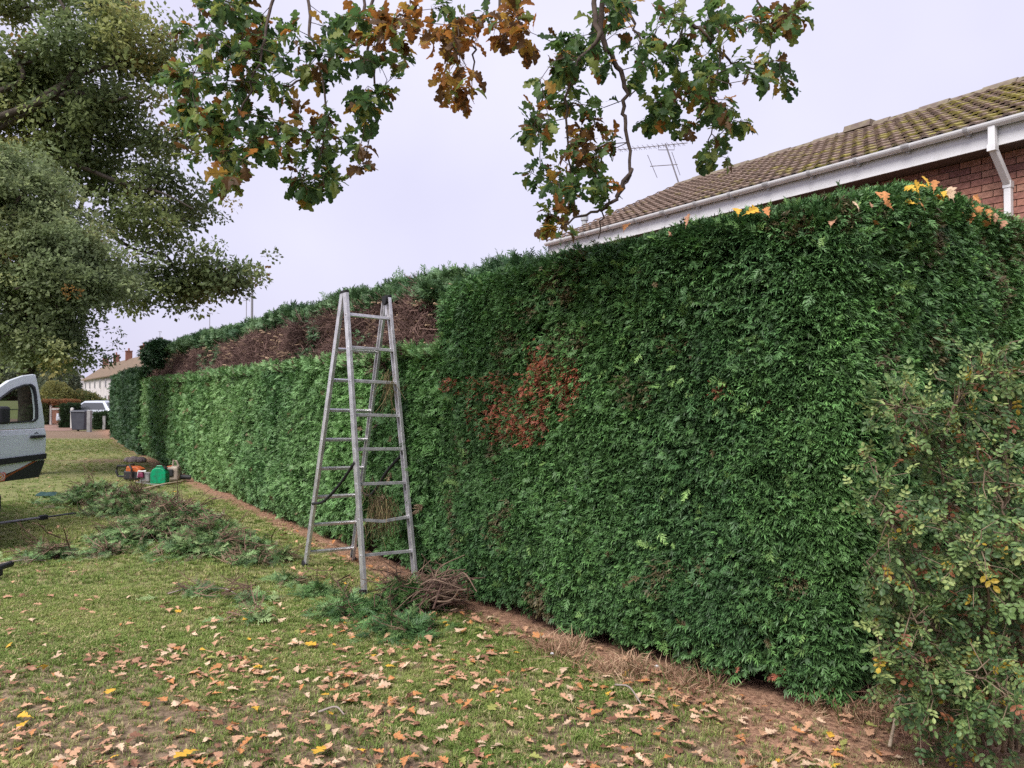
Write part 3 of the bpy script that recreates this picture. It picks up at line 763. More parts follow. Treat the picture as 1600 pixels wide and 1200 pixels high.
b.build('shade_core', M_core, hedge2)  # solid dark filling added behind the sprays, not real branches
# sprays on its far end
N = 1500
z = r.uniform(.05, 2.42, N); nn = 4.98 + r.uniform(0, 1.1, N); s = 37.9 + r.uniform(-.1, .12, N)
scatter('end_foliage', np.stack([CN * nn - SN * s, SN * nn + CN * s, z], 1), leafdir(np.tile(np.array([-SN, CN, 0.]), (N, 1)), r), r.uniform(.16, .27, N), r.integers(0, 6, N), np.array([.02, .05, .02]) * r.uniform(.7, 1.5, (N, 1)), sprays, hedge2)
# ------------------------------------------------------------------ brick house behind the hedge
M_brick = [mat('brick_red_%d' % i, c, tuple(k * .7 for k in c), scale=25, rough=.9, bump=.3, bscale=120) for i, c in
           enumerate([(.40, .19, .14), (.35, .165, .13), (.25, .115, .10), (.43, .225, .165)])]
M_mortar = mat('mortar', (.24, .18, .14), (.17, .13, .105), scale=30, rough=.95)
M_upvc = mat('white_plastic', (.72, .72, .74), (.58, .58, .58), scale=7, rough=.35, spec=.4, contrast=(.5, .85))
M_tile = bpy.data.materials.new('mossy_concrete_tile'); M_tile.use_nodes = True
t = M_tile.node_tree; p = t.nodes['Principled BSDF']; p.inputs['Roughness'].default_value = .95; p.inputs['Specular IOR Level'].default_value = .1
geo = t.nodes.new('ShaderNodeNewGeometry').outputs['Position']
con = rgbmix(t, ramp(t, noise(t, 9, 5, geo), .3, .7), (.27, .20, .165), (.15, .115, .095))
dn = t.nodes.new('ShaderNodeVectorMath'); dn.operation = 'DOT_PRODUCT'; dn.inputs[1].default_value = (-SN, CN, 0); t.links.new(geo, dn.inputs[0])
mr = t.nodes.new('ShaderNodeMapRange'); mr.inputs['From Min'].default_value = 11; mr.inputs['From Max'].default_value = 3.5
mr.inputs['To Min'].default_value = -.16; mr.inputs['To Max'].default_value = .07; t.links.new(dn.outputs['Value'], mr.inputs['Value'])
ad = t.nodes.new('ShaderNodeMath'); ad.operation = 'ADD'; t.links.new(noise(t, 5, 8, geo), ad.inputs[0]); t.links.new(mr.outputs['Result'], ad.inputs[1])
moss = rgbmix(t, ramp(t, noise(t, 30, 4, geo), .3, .7), (.31, .27, .085), (.20, .18, .06))
t.links.new(rgbmix(t, ramp(t, ad.outputs['Value'], .49, .64), con, moss), p.inputs['Base Color'])
bp = t.nodes.new('ShaderNodeBump'); bp.inputs['Strength'].default_value = .6; bp.inputs['Distance'].default_value = .01
t.links.new(noise(t, 60, 5, geo), bp.inputs['Height']); t.links.new(bp.outputs['Normal'], p.inputs['Normal'])

U3, N3, Z3 = Vector((-SN, CN, 0)), Vector((CN, SN, 0)), Vector((0, 0, 1))
house = thing('brick_house', 'red brick house with mossy tiled roof and white gutter behind the hedge', 'house', HP(6, 9.2))
NW, NE, S0, S1 = 8.92, 8.60, -1.5, 11.15          # wall plane, eaves edge, near end, gable end
RIDGE_N, PITCH = 12.0, math.radians(25)
ZE = 4.46
def roof_z(n): return ZE + (n - NE) * math.tan(PITCH)
b = MB(); wl = 15.1
b.prism([HP(0, NW), HP(0, wl), HP(0, wl, 4.40), HP(0, RIDGE_N, roof_z(RIDGE_N) - .12), HP(0, NW, 4.40)], U3 * S0, U3 * (S1 - .1))
wall = b.build('wall', M_mortar, house)
# bricks in the part of the wall that shows above the hedge
BW, BH = .225, .075
bm_ = []
for mi in range(4):
    for L in (.215, .1025):
        q = MB(); q.box((0, 0, 0), (L, .024, .065), (U3, N3, Z3)); me = q.mesh('brick', M_brick[mi]); bm_.append(me)
nb = 0
for row in range(58):
    z = row * BH + .04
    if z < 2.9 or z > 4.36: continue
    for k in range(-2, 30):
        s = 2.3 + k * BW + (BW / 2 if row % 2 else 0)
        if z < 3.15 + (s - 2.8) * .26 or s > 7.6: continue
        o = bpy.data.objects.new('brick', bm_[random.choices([0, 1, 2, 3], [4, 4, 2, 2])[0] * 2]); COL.objects.link(o)
        o.parent = wall; o.matrix_parent_inverse = world_mat(wall).inverted()
        o.location = HP(s, NW - .006 - random.uniform(0, .002), z); nb += 1
# roof
b = MB()
b.prism([HP(0, NE + .07, ZE - .0), HP(0, RIDGE_N, roof_z(RIDGE_N) - .02), HP(0, 15.5, ZE - .02), HP(0, 15.5, ZE - .10), HP(0, RIDGE_N, roof_z(RIDGE_N) - .12), HP(0, NE + .07, ZE - .08)], U3 * S0, U3 * S1)
roof = b.build('roof', mat('roof_underlay', (.07, .055, .045), rough=.95), house)
TW, GA = .33, .31
SL = Vector((CN * math.cos(PITCH), SN * math.cos(PITCH), math.sin(PITCH))); RN = SL.cross(U3) * -1
if RN.z < 0: RN = -RN
def tile_mesh():
    q = MB(); prof = []
    for i in range(11):
        x = i / 10; zz = .022 * max(0, math.cos((x - .25) * 2 * math.pi * 2)) ** 1.5 if True else 0
        prof.append((x * TW, zz))
    vs = []
    for (ly, lift) in ((0, .052), (GA + .06, .0)):
        for (x, zz) in prof: vs.append(U3 * x + SL * ly + RN * (zz + lift))
    for (x, zz) in prof: vs.append(U3 * x + RN * (zz + .028))
    n = len(prof); fs = []
    for i in range(n - 1):
        fs.append((i, i + 1, n + i + 1, n + i)); fs.append((i, 2 * n + i, 2 * n + i + 1, i + 1))
    q.add(vs, fs); return q.mesh('roof_tile', M_tile, smooth=False)
tme = tile_mesh()
rows = int((RIDGE_N - NE) / math.cos(PITCH) / GA) + 1
cols_ = int((S1 - 3.0) / TW)
base = HP(0, NE - .04, ZE - .03)
nt = 0; rest = MB()
for i in range(int((S1 - S0) / TW) + 1):
    s = S1 - (i + 1) * TW
    for j in range(rows):
        loc = base + U3 * s + SL * (j * GA) + RN * random.uniform(0, .008)
        if nt < 300 and i < cols_ + 1:
            o = bpy.data.objects.new('roof_tile', tme); COL.objects.link(o); o.parent = roof; o.matrix_parent_inverse = world_mat(roof).inverted()
            o.location = loc; nt += 1
        else:
            rest.add([v.co + loc for v in tme.vertices], [tuple(pl.vertices) for pl in tme.polygons])
o = rest.build('roof_tiles', M_tile, roof); o['kind'] = 'stuff'
M_ridge = mat('ridge_concrete', (.15, .115, .10), (.22, .19, .13), scale=8, rough=.95, bump=.4)
for i in range(int((S1 - 2.0) / .46)):
    s = S1 - i * .46; q = MB(); ring = []
    prof = [(-.13, -.06), (-.10, .01), (-.05, .05), (.05, .05), (.10, .01), (.13, -.06)]
    z0 = roof_z(RIDGE_N) + .0
    q.prism([HP(0, RIDGE_N + a, z0 + zz + .015 * (i % 2)) for a, zz in prof], U3 * (s - .455), U3 * s)
    q.build('ridge_tile', M_ridge, roof)
q = MB(); q.prism([HP(0, RIDGE_N + a, roof_z(RIDGE_N) + zz) for a, zz in ((-.2, -.02), (-.16, .085), (.16, .085), (.2, -.02))], U3 * 6.82, U3 * 7.28); q.build('ridge_vent', M_ridge, roof)
M_clip = mat('clip_plastic', (.50, .50, .52), (.38, .38, .39), scale=20, rough=.45)
# fascia, soffit, gutter
q = MB(); q.box(HP((S0 + S1) / 2, NE + .04, ZE - .155), (S1 - S0, .025, .19), (U3, N3, Z3)); q.build('fascia', M_upvc, house)
q = MB(); q.box(HP((S0 + S1) / 2, (NE + NW) / 2 + .03, ZE - .25), (S1 - S0, NW - NE - .04, .012), (U3, N3, Z3)); q.build('soffit', mat('soffit_brown', (.10, .075, .07), rough=.7), house)
q = MB(); prof = [(-.058 * math.cos(a), -.058 * math.sin(a)) for a in np.linspace(0, math.pi, 11)]
prof2 = [(x * .9, y * .9) for x, y in prof][::-1]
q.prism([HP(0, NE - .035 + a, ZE - .015 + zz) for a, zz in prof + prof2], U3 * S0, U3 * (S1 + .03)); gut = q.build('gutter', M_upvc, house)
for k in range(14):
    s = 2.6 + k * .62; q = MB(); w = .045 if k % 3 else .09
    p1 = [(x * 1.2, y * 1.2) for x, y in prof]
    q.prism([HP(0, NE - .035 + a, ZE - .012 + zz) for a, zz in p1 + prof[::-1]], U3 * s, U3 * (s + w)); q.box(HP(s + w / 2, NE + .005, ZE - .075), (.03, .06, .05), (U3, N3, Z3)); q.build('gutter_clip', M_clip, gut)
# downpipe
sp = 3.62; q = MB()
pts = [HP(sp, NE - .035, ZE - .06), HP(sp, NE - .035, ZE - .28), HP(sp - .02, NW - .055, ZE - .62), HP(sp - .02, NW - .055, 0.05)]
def square_pipe(q, pts, w):
    for a, c in zip(pts[:-1], pts[1:]):
        d = (c - a); L = d.length; d.normalize(); X = U3; Y = d.cross(X).normalized(); X = Y.cross(d)
        q.box((a + c) / 2, (w, w, L + w * .55), (X, Y, d))
square_pipe(q, pts, .068); q.build('downpipe', M_upvc, house, bevel=.006)
for a in (pts[1], pts[2]):
    q = MB(); q.box(a + Vector((0, 0, -.0)), (.080, .080, .07), (U3, N3, Z3)); q.build('pipe_collar', M_upvc, house)
# barge board at the gable, vent pipe
q = MB(); q.add([HP(S1 + .02, NE, ZE - .22), HP(S1 + .02, RIDGE_N, roof_z(RIDGE_N) - .2), HP(S1 + .02, RIDGE_N, roof_z(RIDGE_N) - .02), HP(S1 + .02, NE, ZE - .03),
                 HP(S1 - .01, NE, ZE - .22), HP(S1 - .01, RIDGE_N, roof_z(RIDGE_N) - .2), HP(S1 - .01, RIDGE_N, roof_z(RIDGE_N) - .02), HP(S1 - .01, NE, ZE - .03)],
                [(0, 1, 2, 3), (7, 6, 5, 4), (0, 4, 5, 1), (3, 2, 6, 7)]); q.build('barge_board', M_upvc, house)
q = MB(); q.lathe([(.055, 0), (.055, 5.08), (.075, 5.1), (.075, 5.22), (.02, 5.25)], HP(11.55, 9.8), 10); q.build('vent_pipe', mat('grey_pipe', (.42, .44, .46), rough=.5), house)
# tv aerial on the gable end of the ridge
M_alu = mat('dull_aluminium', (.30, .29, .31), (.22, .21, .22), scale=20, rough=.5, metal=.6)
ar = HP(S1 - .1, RIDGE_N, roof_z(RIDGE_N))
aer = thing('tv_aerial', 'thin metal television aerial standing on the brick house ridge', 'aerial', ar)
YA = ar.y
def ap(px, py): return at(px, py, YA)
q = MB(); q.tube([ar - Vector((0, 0, .1)), ap(1041, 222)], .016, 6); q.build('mast', M_alu, aer)
q = MB(); q.tube([ap(966, 232), ap(1076, 221)], .010, 5); boom = q.build('boom', M_alu, aer)
for k in range(14):
    x = 970 + k * 7.6; c = ap(x, 232 - (x - 966) * .1); q = MB(); d = Vector((.45, .85, 0)) * .17
    q.tube([c - d, c + d], .005, 4); q.tube([c, c + Vector((0, 0, -.05))], .005, 4); q.build('element', M_alu, boom)
q = MB(); q.tube([ap(1030, 224), ap(1030, 232), ap(1055, 232), ap(1055, 222)], .008, 5); q.build('bracket', M_alu, aer)
q = MB(); q.tube([ap(1017, 258), ap(1060, 255)], .010, 5); q.build('cross_arm', M_alu, aer)
q = MB(); q.tube([ap(1013, 240), ap(1028, 276)], .007, 4); q.build('element', M_alu, aer)
q = MB(); q.tube([ap(1051, 235), ap(1064, 272)], .007, 4); q.build('element', M_alu, aer)

# ------------------------------------------------------------------ far terraced houses
M_render = mat('white_render', (.62, .58, .60), (.50, .47, .48), scale=.6, rough=.9)
M_rooff = mat('brown_tiles', (.20, .14, .095), (.14, .105, .075), scale=1.2, rough=.95, bump=.4, bscale=8)
M_chim = mat('chimney_brick', (.26, .12, .09), (.20, .09, .07), scale=6, rough=.95)
M_pane = mat('dark_glass', (.06, .065, .075), rough=.1, spec=.6)
M_frame = mat('window_frame', (.6, .6, .6), rough=.5)
def terrace(s0, s1, n0, eave, ridge, label, chim=True, aerial=False):
    h = thing('terraced_house', label, 'house', HP((s0 + s1) / 2, n0 + 3.5), 'far terraced houses')
    q = MB(); q.prism([HP(0, n0), HP(0, n0 + 7), HP(0, n0 + 7, eave), HP(0, n0 + 3.5, ridge - .1), HP(0, n0, eave)], U3 * s0, U3 * s1); w = q.build('wall', M_render, h)
    q = MB(); q.prism([HP(0, n0 - .4, eave - .15), HP(0, n0 + 3.5, ridge), HP(0, n0 + 7.4, eave - .15), HP(0, n0 + 7.4, eave - .3), HP(0, n0 + 3.5, ridge - .15), HP(0, n0 - .4, eave - .3)], U3 * (s0 - .02), U3 * (s1 - .02 + .0)); rf = q.build('roof', M_rooff, h)
    L = s1 - s0
    for k in (.25, .75):
        for z in (1.4, 3.8):
            c = HP(s0 + L * k, n0 - .02, z); q = MB(); q.box(c, (1.7, .08, 1.25), (U3, N3, Z3)); wi = q.build('window', M_frame, h)
            for dx in (-.4, .4):
                q = MB(); q.box(c + U3 * dx - N3 * .03, (.72, .06, 1.1), (U3, N3, Z3)); q.build('pane', M_pane, wi)
    q = MB(); q.box(HP(s0 + L * .5, n0 - .02, 1.0), (.95, .08, 2.0), (U3, N3, Z3)); q.build('door', mat('house_door', (.12, .07, .06), rough=.6), h)
    if chim:
        q = MB(); q.box(HP(s1 - .3, n0 + 3.5, ridge + .45), (.8, .9, 1.5), (U3, N3, Z3)); q.box(HP(s1 - .3, n0 + 3.5, ridge + 1.24), (.95, 1.05, .12), (U3, N3, Z3)); ch = q.build('chimney', M_chim, rf)
        for dx in (-.2, .2):
            q = MB(); q.lathe([(.12, 0), (.10, .4)], HP(s1 - .3 + dx, n0 + 3.5, ridge + 1.3), 8); q.build('chimney_pot', M_chim, ch)
    if aerial:
        q = MB(); a0 = HP(s0 + 1, n0 + 3.5, ridge); q.tube([a0, a0 + Z3 * 2.6], .035, 5); q.tube([a0 + Z3 * 2.5 - U3 * 1.0, a0 + Z3 * 2.6 + U3 * 1.0], .025, 4)
        q.tube([a0 + Z3 * 2.5 - U3 * 1.0, a0 + Z3 * 2.3 - U3 * 1.0], .02, 4); q.build('aerial', M_alu, rf)
    return h
names = ['nearest white terraced house, its roof end hidden by the long hedge', 'second white terraced house beyond the hedge', 'third white terraced house along the row',
         'fourth white terraced house with brown roof', 'fifth white terraced house near the tree', 'sixth white terraced house behind tree leaves', 'white terraced house at the end of the row']
for i in range(7):
    terrace(68 + i * 13, 68 + i * 13 + 12.99, 16, 5.0, 7.7, names[i], i > 1, i in (0, 1, 3))
terrace(166, 182, 10.5, 4.9, 7.6, 'separate white house past the end of the terraced row', True)
# utility pole above the hedge
pp = at(393, 470, 62); q = thing('utility_pole', 'thin dark pole rising behind the hedge top near the oak', 'pole', (pp.x, 62, 0))
b = MB(); b.tube([(pp.x, 62, 0), (pp.x, 62, at(393, 449, 62).z)], [.13, .09], 8); b.build('shaft', mat('pole_grey', (.20, .20, .22), rough=.7), q)
b = MB(); b.lathe([(.10, 0), (.12, .04), (.05, .12)], at(393, 449, 62), 8); b.build('cap', mat('pole_cap', (.15, .15, .16), rough=.7), q)

# ------------------------------------------------------------------ lane end: path, bin, gate, car, low hedges
M_path = mat('brown_path', (.17, .105, .08), (.24, .15, .115), scale=.8, rough=.95)
b = MB(); c0 = on_ground(108, 672)
b.add([(-60, 37.2, .012), (-21.6, 37.2, .012), (-21.4, 39.2, .012), (-24, 58, .012), (-60, 58, .012)], [(0, 1, 2, 3, 4)])
path = b.build('path', M_path); path['kind'] = 'structure'
M_bin = mat('bin_plastic', (.045, .05, .065), (.06, .065, .08), scale=4, rough=.55)
bx, by = -20.85, 37.2
wb = thing('wheelie_bin', 'dark grey wheelie bin standing at the end of the lane', 'bin', (bx, by, 0))
b = MB(); b.box((bx, by, .50), (.60, .58, .86), taper=1.15); b.build('body', M_bin, wb, bevel=.03)
b = MB(); b.box((bx, by, .965), (.76, .74, .07), taper=.9); b.box((bx, by - .02, 1.0), (.6, .55, .03)); lid = b.build('lid', M_bin, wb, bevel=.02)
b = MB(); b.tube([(bx - .25, by + .40, .95), (bx + .25, by + .40, .95)], .018, 6); b.build('handle', M_bin, lid)
for sx in (-.27, .27):
    b = MB(); b.lathe([(.10, -.025), (.10, .025)], (bx + sx, by + .22, .10), 14, axis=(1, 0, 0)); b.build('wheel', mat('bin_wheel', (.02, .02, .02)), wb)
M_post = mat('weathered_post', (.30, .30, .30), (.2, .2, .2), scale=5, rough=.9)
def post(px, py, h, w, label, m=M_post):
    g = on_ground(px, py); b = MB(); b.box((g.x, g.y, h / 2), (w, w, h)); b.box((g.x, g.y, h + .02), (w * 1.15, w * 1.15, .04), taper=.3)
    return tag(b.build('gate_post', m), label, 'post')
post(140, 675, 1.0, .16, 'grey square post just beside the wheelie bin')
post(113, 669, 1.05, .12, 'pale thin post behind the wheelie bin, beside the box hedge', mat('pale_post', (.5, .5, .48), rough=.8))

clumps = []
def leaf_clump(name, n, seed, size=.16, rad=1.0, flat=.7, matl=None):
    r = np.random.default_rng(seed); V = []; F = []
    for i in range(n):
        d = nrm(r.normal(0, 1, 3)); p = d * r.uniform(.25, 1) ** .6 * rad * np.array([1, 1, flat])
        f = nrm(d * .6 + r.normal(0, .6, 3) + np.array([0, 0, -.15])); up = nrm(np.array([0, 0, 1.]) + r.normal(0, .5, 3)); s = nrm(np.cross(f, up)); L = size * r.uniform(.7, 1.3)
        o = len(V); un = np.cross(s, f)
        V += [p, p + f * L * .55 + s * L * .34 + un * L * .07, p + f * L, p + f * L * .55 - s * L * .34 + un * L * .07]; F += [(o, o + 1, o + 2), (o, o + 2, o + 3)]
    return source(name, np_mesh(name, V, F, matl or M_leafi))
clumps = [leaf_clump('leaf_clump', 30, 200 + i, size=.40) for i in range(5)]

def bush(name, label, cat, c, rad, n, cols, size, boxy=False, group=None, core_=True, seed=1):
    r = np.random.default_rng(seed); c = np.array(c)
    o = thing(name, label, cat, (c[0], c[1], 0), group)
    if boxy:
        p = r.uniform(-1, 1, (n, 3)); ax = r.integers(0, 3, n); sg = np.where(r.uniform(0, 1, n) < .5, -1, 1); p[np.arange(n), ax] = sg; d = np.zeros((n, 3)); d[np.arange(n), ax] = sg
        p = p * (1 + (fbm(p[:, 0] * 3, p[:, 2] * 3 + p[:, 1], seed, 2)[:, None] - .5) * .15)
    else:
        d = nrm(r.normal(0, 1, (n, 3))); d[:, 2] = np.where(d[:, 2] < -.5, -d[:, 2], d[:, 2])
        p = d * (r.uniform(.55, 1, (n, 1)) * (.75 + .5 * fbm(d[:, 0] * 2 + 9, d[:, 2] * 2 + d[:, 1] + 9, seed, 3)[:, None]))
    pos = p * np.array(rad) + c; pos[:, 2] = np.maximum(pos[:, 2], .03)
    cc = np.array(cols); u = r.integers(0, len(cc), n); col = cc[u] * r.uniform(.75, 1.25, (n, 1))
    scatter('crown', pos, r.uniform(0, 6.28, (n, 3)), r.uniform(.7, 1.3, n) * size, r.integers(0, 5, n), col, clumps, o)
    if core_:
        b = MB(); k = .72 if not boxy else .93
        b.lathe([(.9 * k, -1 * k), (1 * k, -.4), (k, .3), (.7 * k, .7 * k), (.2, .9 * k)], (0, 0, 0), 10) if not boxy else b.box((0, 0, 0), (2 * k, 2 * k, 2 * k))
        b.v = [(v[0] * rad[0] + c[0], v[1] * rad[1] + c[1], max(0, v[2] * rad[2] + c[2])) for v in b.v]; b.build('bush_shade_core', M_core, o)  # solid core added in near-black as the shaded inside of the bush
    return o
g = on_ground(110, 668)
bush('box_hedge', 'small dark clipped box hedge between gate and wheelie bin', 'hedge', (g.x, g.y, .62), (.28, .5, .62), 700, [(.02, .045, .015), (.03, .06, .02)], .11, True, seed=2)
g = on_ground(155, 672)
bush('garden_hedge', 'low dark garden hedge right of the bin, below the silver car', 'hedge', (g.x + .1, g.y + 1.0, .40), (.62, .5, .41), 1500, [(.03, .06, .022), (.045, .08, .03)], .12, True, seed=3)
b = MB(); b.box((g.x + .05, g.y + .42, .35), (.14, .08, .7)); tag(b.build('fence_stake', M_post), 'short pale stake in front of the low garden hedge', 'stake')
# hedge-topped gate
gx, gy = at(92, 650, 46).x, 46
gate = thing('garden_gate', 'brown wooden garden gate between white posts', 'gate', (gx, gy, 0))
M_wood = mat('gate_wood', (.22, .11, .075), (.17, .085, .06), scale=4, rough=.8); M_white = mat('white_paint', (.55, .53, .5), rough=.7)
for k in range(5):
    b = MB(); b.box((gx - .31 + k * .155, gy, .56), (.148, .04, .98)); b.build('board', M_wood, gate)
for sx in (-.47, .47):
    b = MB(); b.box((gx + sx, gy, .62), (.11, .11, 1.24)); b.build('gate_post', M_white, gate)
b = MB(); b.box((gx, gy - .03, .95), (.8, .03, .09)); b.build('rail', M_white, gate)
bush('gate_hedge', 'rust topped hedge arch framing the garden gate', 'hedge', (gx, gy + .15, 1.36), (.92, .35, .10), 420, [(.30, .13, .06), (.22, .12, .05)], .10, True, seed=4)
bush('gate_hedge', 'green leafy hedge flank at the outer side of the garden gate', 'hedge', (gx - .78, gy + .2, .62), (.2, .4, .64), 420, [(.07, .10, .03), (.10, .12, .04)], .10, True, seed=5)
# background shrubs and trees
Yb = 66
for i, (px, top, rx, cols, lab) in enumerate([(88, 598, 24, [(.26, .25, .08), (.20, .21, .08)], 'yellow green garden shrub behind the gate beside the van door'),
        (128, 612, 24, [(.12, .15, .05), (.22, .19, .07), (.08, .11, .04)], 'darker autumn shrub in front of the white houses'),
        (156, 626, 12, [(.17, .20, .07), (.13, .17, .06)], 'small pale green shrub behind the silver car roof'),
        (84, 628, 24, [(.06, .11, .04), (.09, .14, .045)], 'low green hedge behind the garden gate')]):
    Y = Yb + i * 1.5 - (14 if i == 3 else 0); zt = EYE + (HORIZON - top) / FPX * Y; c0 = at(px, 620, Y); k = Y / FPX
    bush('garden_shrub', lab, 'shrub', (c0.x, Y, zt / 2), (rx * k, 1.2, zt / 2), 1600, cols, .26, seed=20 + i)
for i, (px, top, rx) in enumerate([(20, 540, 60), (92, 574, 20), (-70, 530, 70)]):
    Y = 105; zt = EYE + (HORIZON - top) / FPX * Y; c0 = at(px, 620, Y); k = Y / FPX
    bush('distant_tree', ['hazy grey green distant tree behind the young tree', 'low hazy distant tree left of the end white house', 'distant tree beyond the van, outermost of the far trees'][i], 'tree',
         (c0.x, Y, zt / 2), (rx * k, 3, zt / 2), 2200, [(.14, .17, .11), (.12, .15, .10), (.17, .185, .11)], .7, seed=30 + i, group='far background trees')
# parked silver car behind the bin
def car(c, heading, label, L=4.3, W=1.7, H=1.42, paint=None):
    """Saloon-like car lofted from a side profile; heading = unit vector along its length."""
    X = Vector(heading).normalized(); Y = Vector((-X.y, X.x, 0)); c = Vector(c)
    o = thing('parked_car', label, 'car', c)
    lo = [(-.5, .32), (-.5, .62), (-.44, .86), (-.30, .93), (.22, .93), (.40, .86), (.5, .62), (.5, .32)]
    hi = [(-.36, .93), (-.24, H - .04), (-.10, H), (.08, H - .02), (.25, .93)]
    b = MB()
    for w, prof in ((W / 2, lo),):
        b.prism([X * (a * L) + Z3 * z + c for a, z in prof], Y * -w, Y * w)
    bd = b.build('body', paint, o, bevel=.06)
    b = MB(); n = len(hi)
    vs = [c + X * (a * L) + Z3 * z + Y * (sg * (W / 2 - .03 - .20 * (z - .93) / (H - .93))) for sg in (-1, 1) for a, z in hi]
    b.add(vs, [tuple(range(n)), tuple(range(n, 2 * n))[::-1]] + [(i, i + n, i + n + 1, i + 1) for i in range(n - 1)]); b.build('cabin', paint, o, bevel=.04)
    for sg in (-1, 1):
        b = MB(); q = [(-.30, .97), (-.225, H - .12), (.075, H - .12), (.20, .97)]
        b.add([c + X * (a * L) + Z3 * z + Y * (sg * (W / 2 - .012 - .20 * (z - .93) / (H - .93))) for a, z in q], [(0, 1, 2, 3)]); b.build('side_window', M_pane, o)
    for (a0, z0, a1, z1, nm) in ((-.358, .97, -.262, H - .12, 'rear_window'), (.236, .97, .115, H - .10, 'windscreen')):
        b = MB(); off = X * (-.025 if a0 < 0 else .03) + Z3 * .02
        b.add([c + off + X * (a0 * L) + Z3 * z0 + Y * -.66, c + off + X * (a0 * L) + Z3 * z0 + Y * .66, c + off + X * (a1 * L) + Z3 * z1 + Y * .58, c + off + X * (a1 * L) + Z3 * z1 + Y * -.58], [(0, 1, 2, 3)]); b.build(nm, M_pane, o)
    for a in (-.30, .31):
        for sg in (-1, 1):
            b = MB(); b.lathe([(.31, -.1), (.31, .1)], c + X * (a * L) + Y * (sg * (W / 2 - .1)) + Z3 * .31, 18, axis=Y); w = b.build('wheel', mat('tyre', (.02, .02, .02), rough=.9), o)
            b = MB(); b.lathe([(.19, -.105), (.19, .105)], c + X * (a * L) + Y * (sg * (W / 2 - .1)) + Z3 * .31, 14, axis=Y); b.build('rim', M_alu, w)
    for sg in (-1, 1):
        b = MB(); b.box(c + X * (-.497 * L) + Y * (sg * .62) + Z3 * .72, (.06, .30, .16), (X, Y, Z3)); b.build('rear_light', mat('red_lens', (.35, .02, .02), rough=.2), o)
        b = MB(); b.box(c + X * (.495 * L) + Y * (sg * .60) + Z3 * .68, (.06, .34, .14), (X, Y, Z3)); b.build('headlight', mat('lamp_glass', (.6, .6, .62), rough=.1), o)
    return o
M_silver = mat('silver_paint', (.50, .54, .60), rough=.3, metal=.35, coat=.5)
cc = at(150, 650, 43); car((cc.x, 43.2, .0), (-.97, .22, 0), 'silver parked car partly hidden behind the wheelie bin and hedge', paint=M_silver, H=1.46, L=4.0)
# ------------------------------------------------------------------ trees on the green
def grow(root_nodes, targets, seed, sag=.06, k=5, limbs=()):
    """Attach each target to the nearest node; returns node positions, parents."""
    r = np.random.default_rng(seed); P = [np.array(p, float) for p in root_nodes]; par = [-1] + list(range(len(root_nodes) - 1)); tips = []
    c0 = P[-1]; rmin = {}
    for lb in limbs:
        prev = len(root_nodes) - 1
        D = catmull(np.array(lb['pts']), 5)
        for i, p in enumerate(D):
            P.append(np.array(p)); par.append(prev); prev = len(P) - 1; rmin[prev] = lb['r'][0] + (lb['r'][1] - lb['r'][0]) * i / (len(D) - 1)
    order = np.argsort([np.linalg.norm(np.array(t) - c0) for t in targets])
    for j in order:
        T = np.array(targets[j], float); A = np.array(P); d = np.linalg.norm(A - T, axis=1)
        d[:max(1, len(root_nodes) // 2)] += 4; a = int(np.argmin(d + .25 * np.maximum(0, A[:, 2] - T[2])))
        L = d[a]; m = max(2, min(k, int(L / .7) + 1)); prev = a; S = P[a].copy()
        for i in range(1, m + 1):
            q = i / m; p = S + (T - S) * q + (r.normal(0, .07 * L, 3) if i < m else 0) + np.array([0, 0, sag * L * math.sin(q * math.pi)])
            P.append(p); par.append(prev); prev = len(P) - 1
        tips.append(prev)
    return np.array(P), par, tips, rmin
def skeleton_mesh(b, P, par, r0, rmax, sides=6, rmin={}):
    n = len(P); cnt = np.zeros(n); ch = [0] * n
    for i in range(n):
        if par[i] >= 0: ch[par[i]] += 1
    for i in range(n - 1, -1, -1):
        if ch[i] == 0: cnt[i] = 1
        if par[i] >= 0: cnt[par[i]] += cnt[i]
    rad = np.minimum(r0 * cnt ** .48, rmax)
    for i, q in rmin.items(): rad[i] = q
    for i in range(n):
        if par[i] >= 0: b.tube([P[par[i]], P[i]], [min(rad[par[i]], rad[i] * 1.35), rad[i]], sides, cap=False)
    return rad
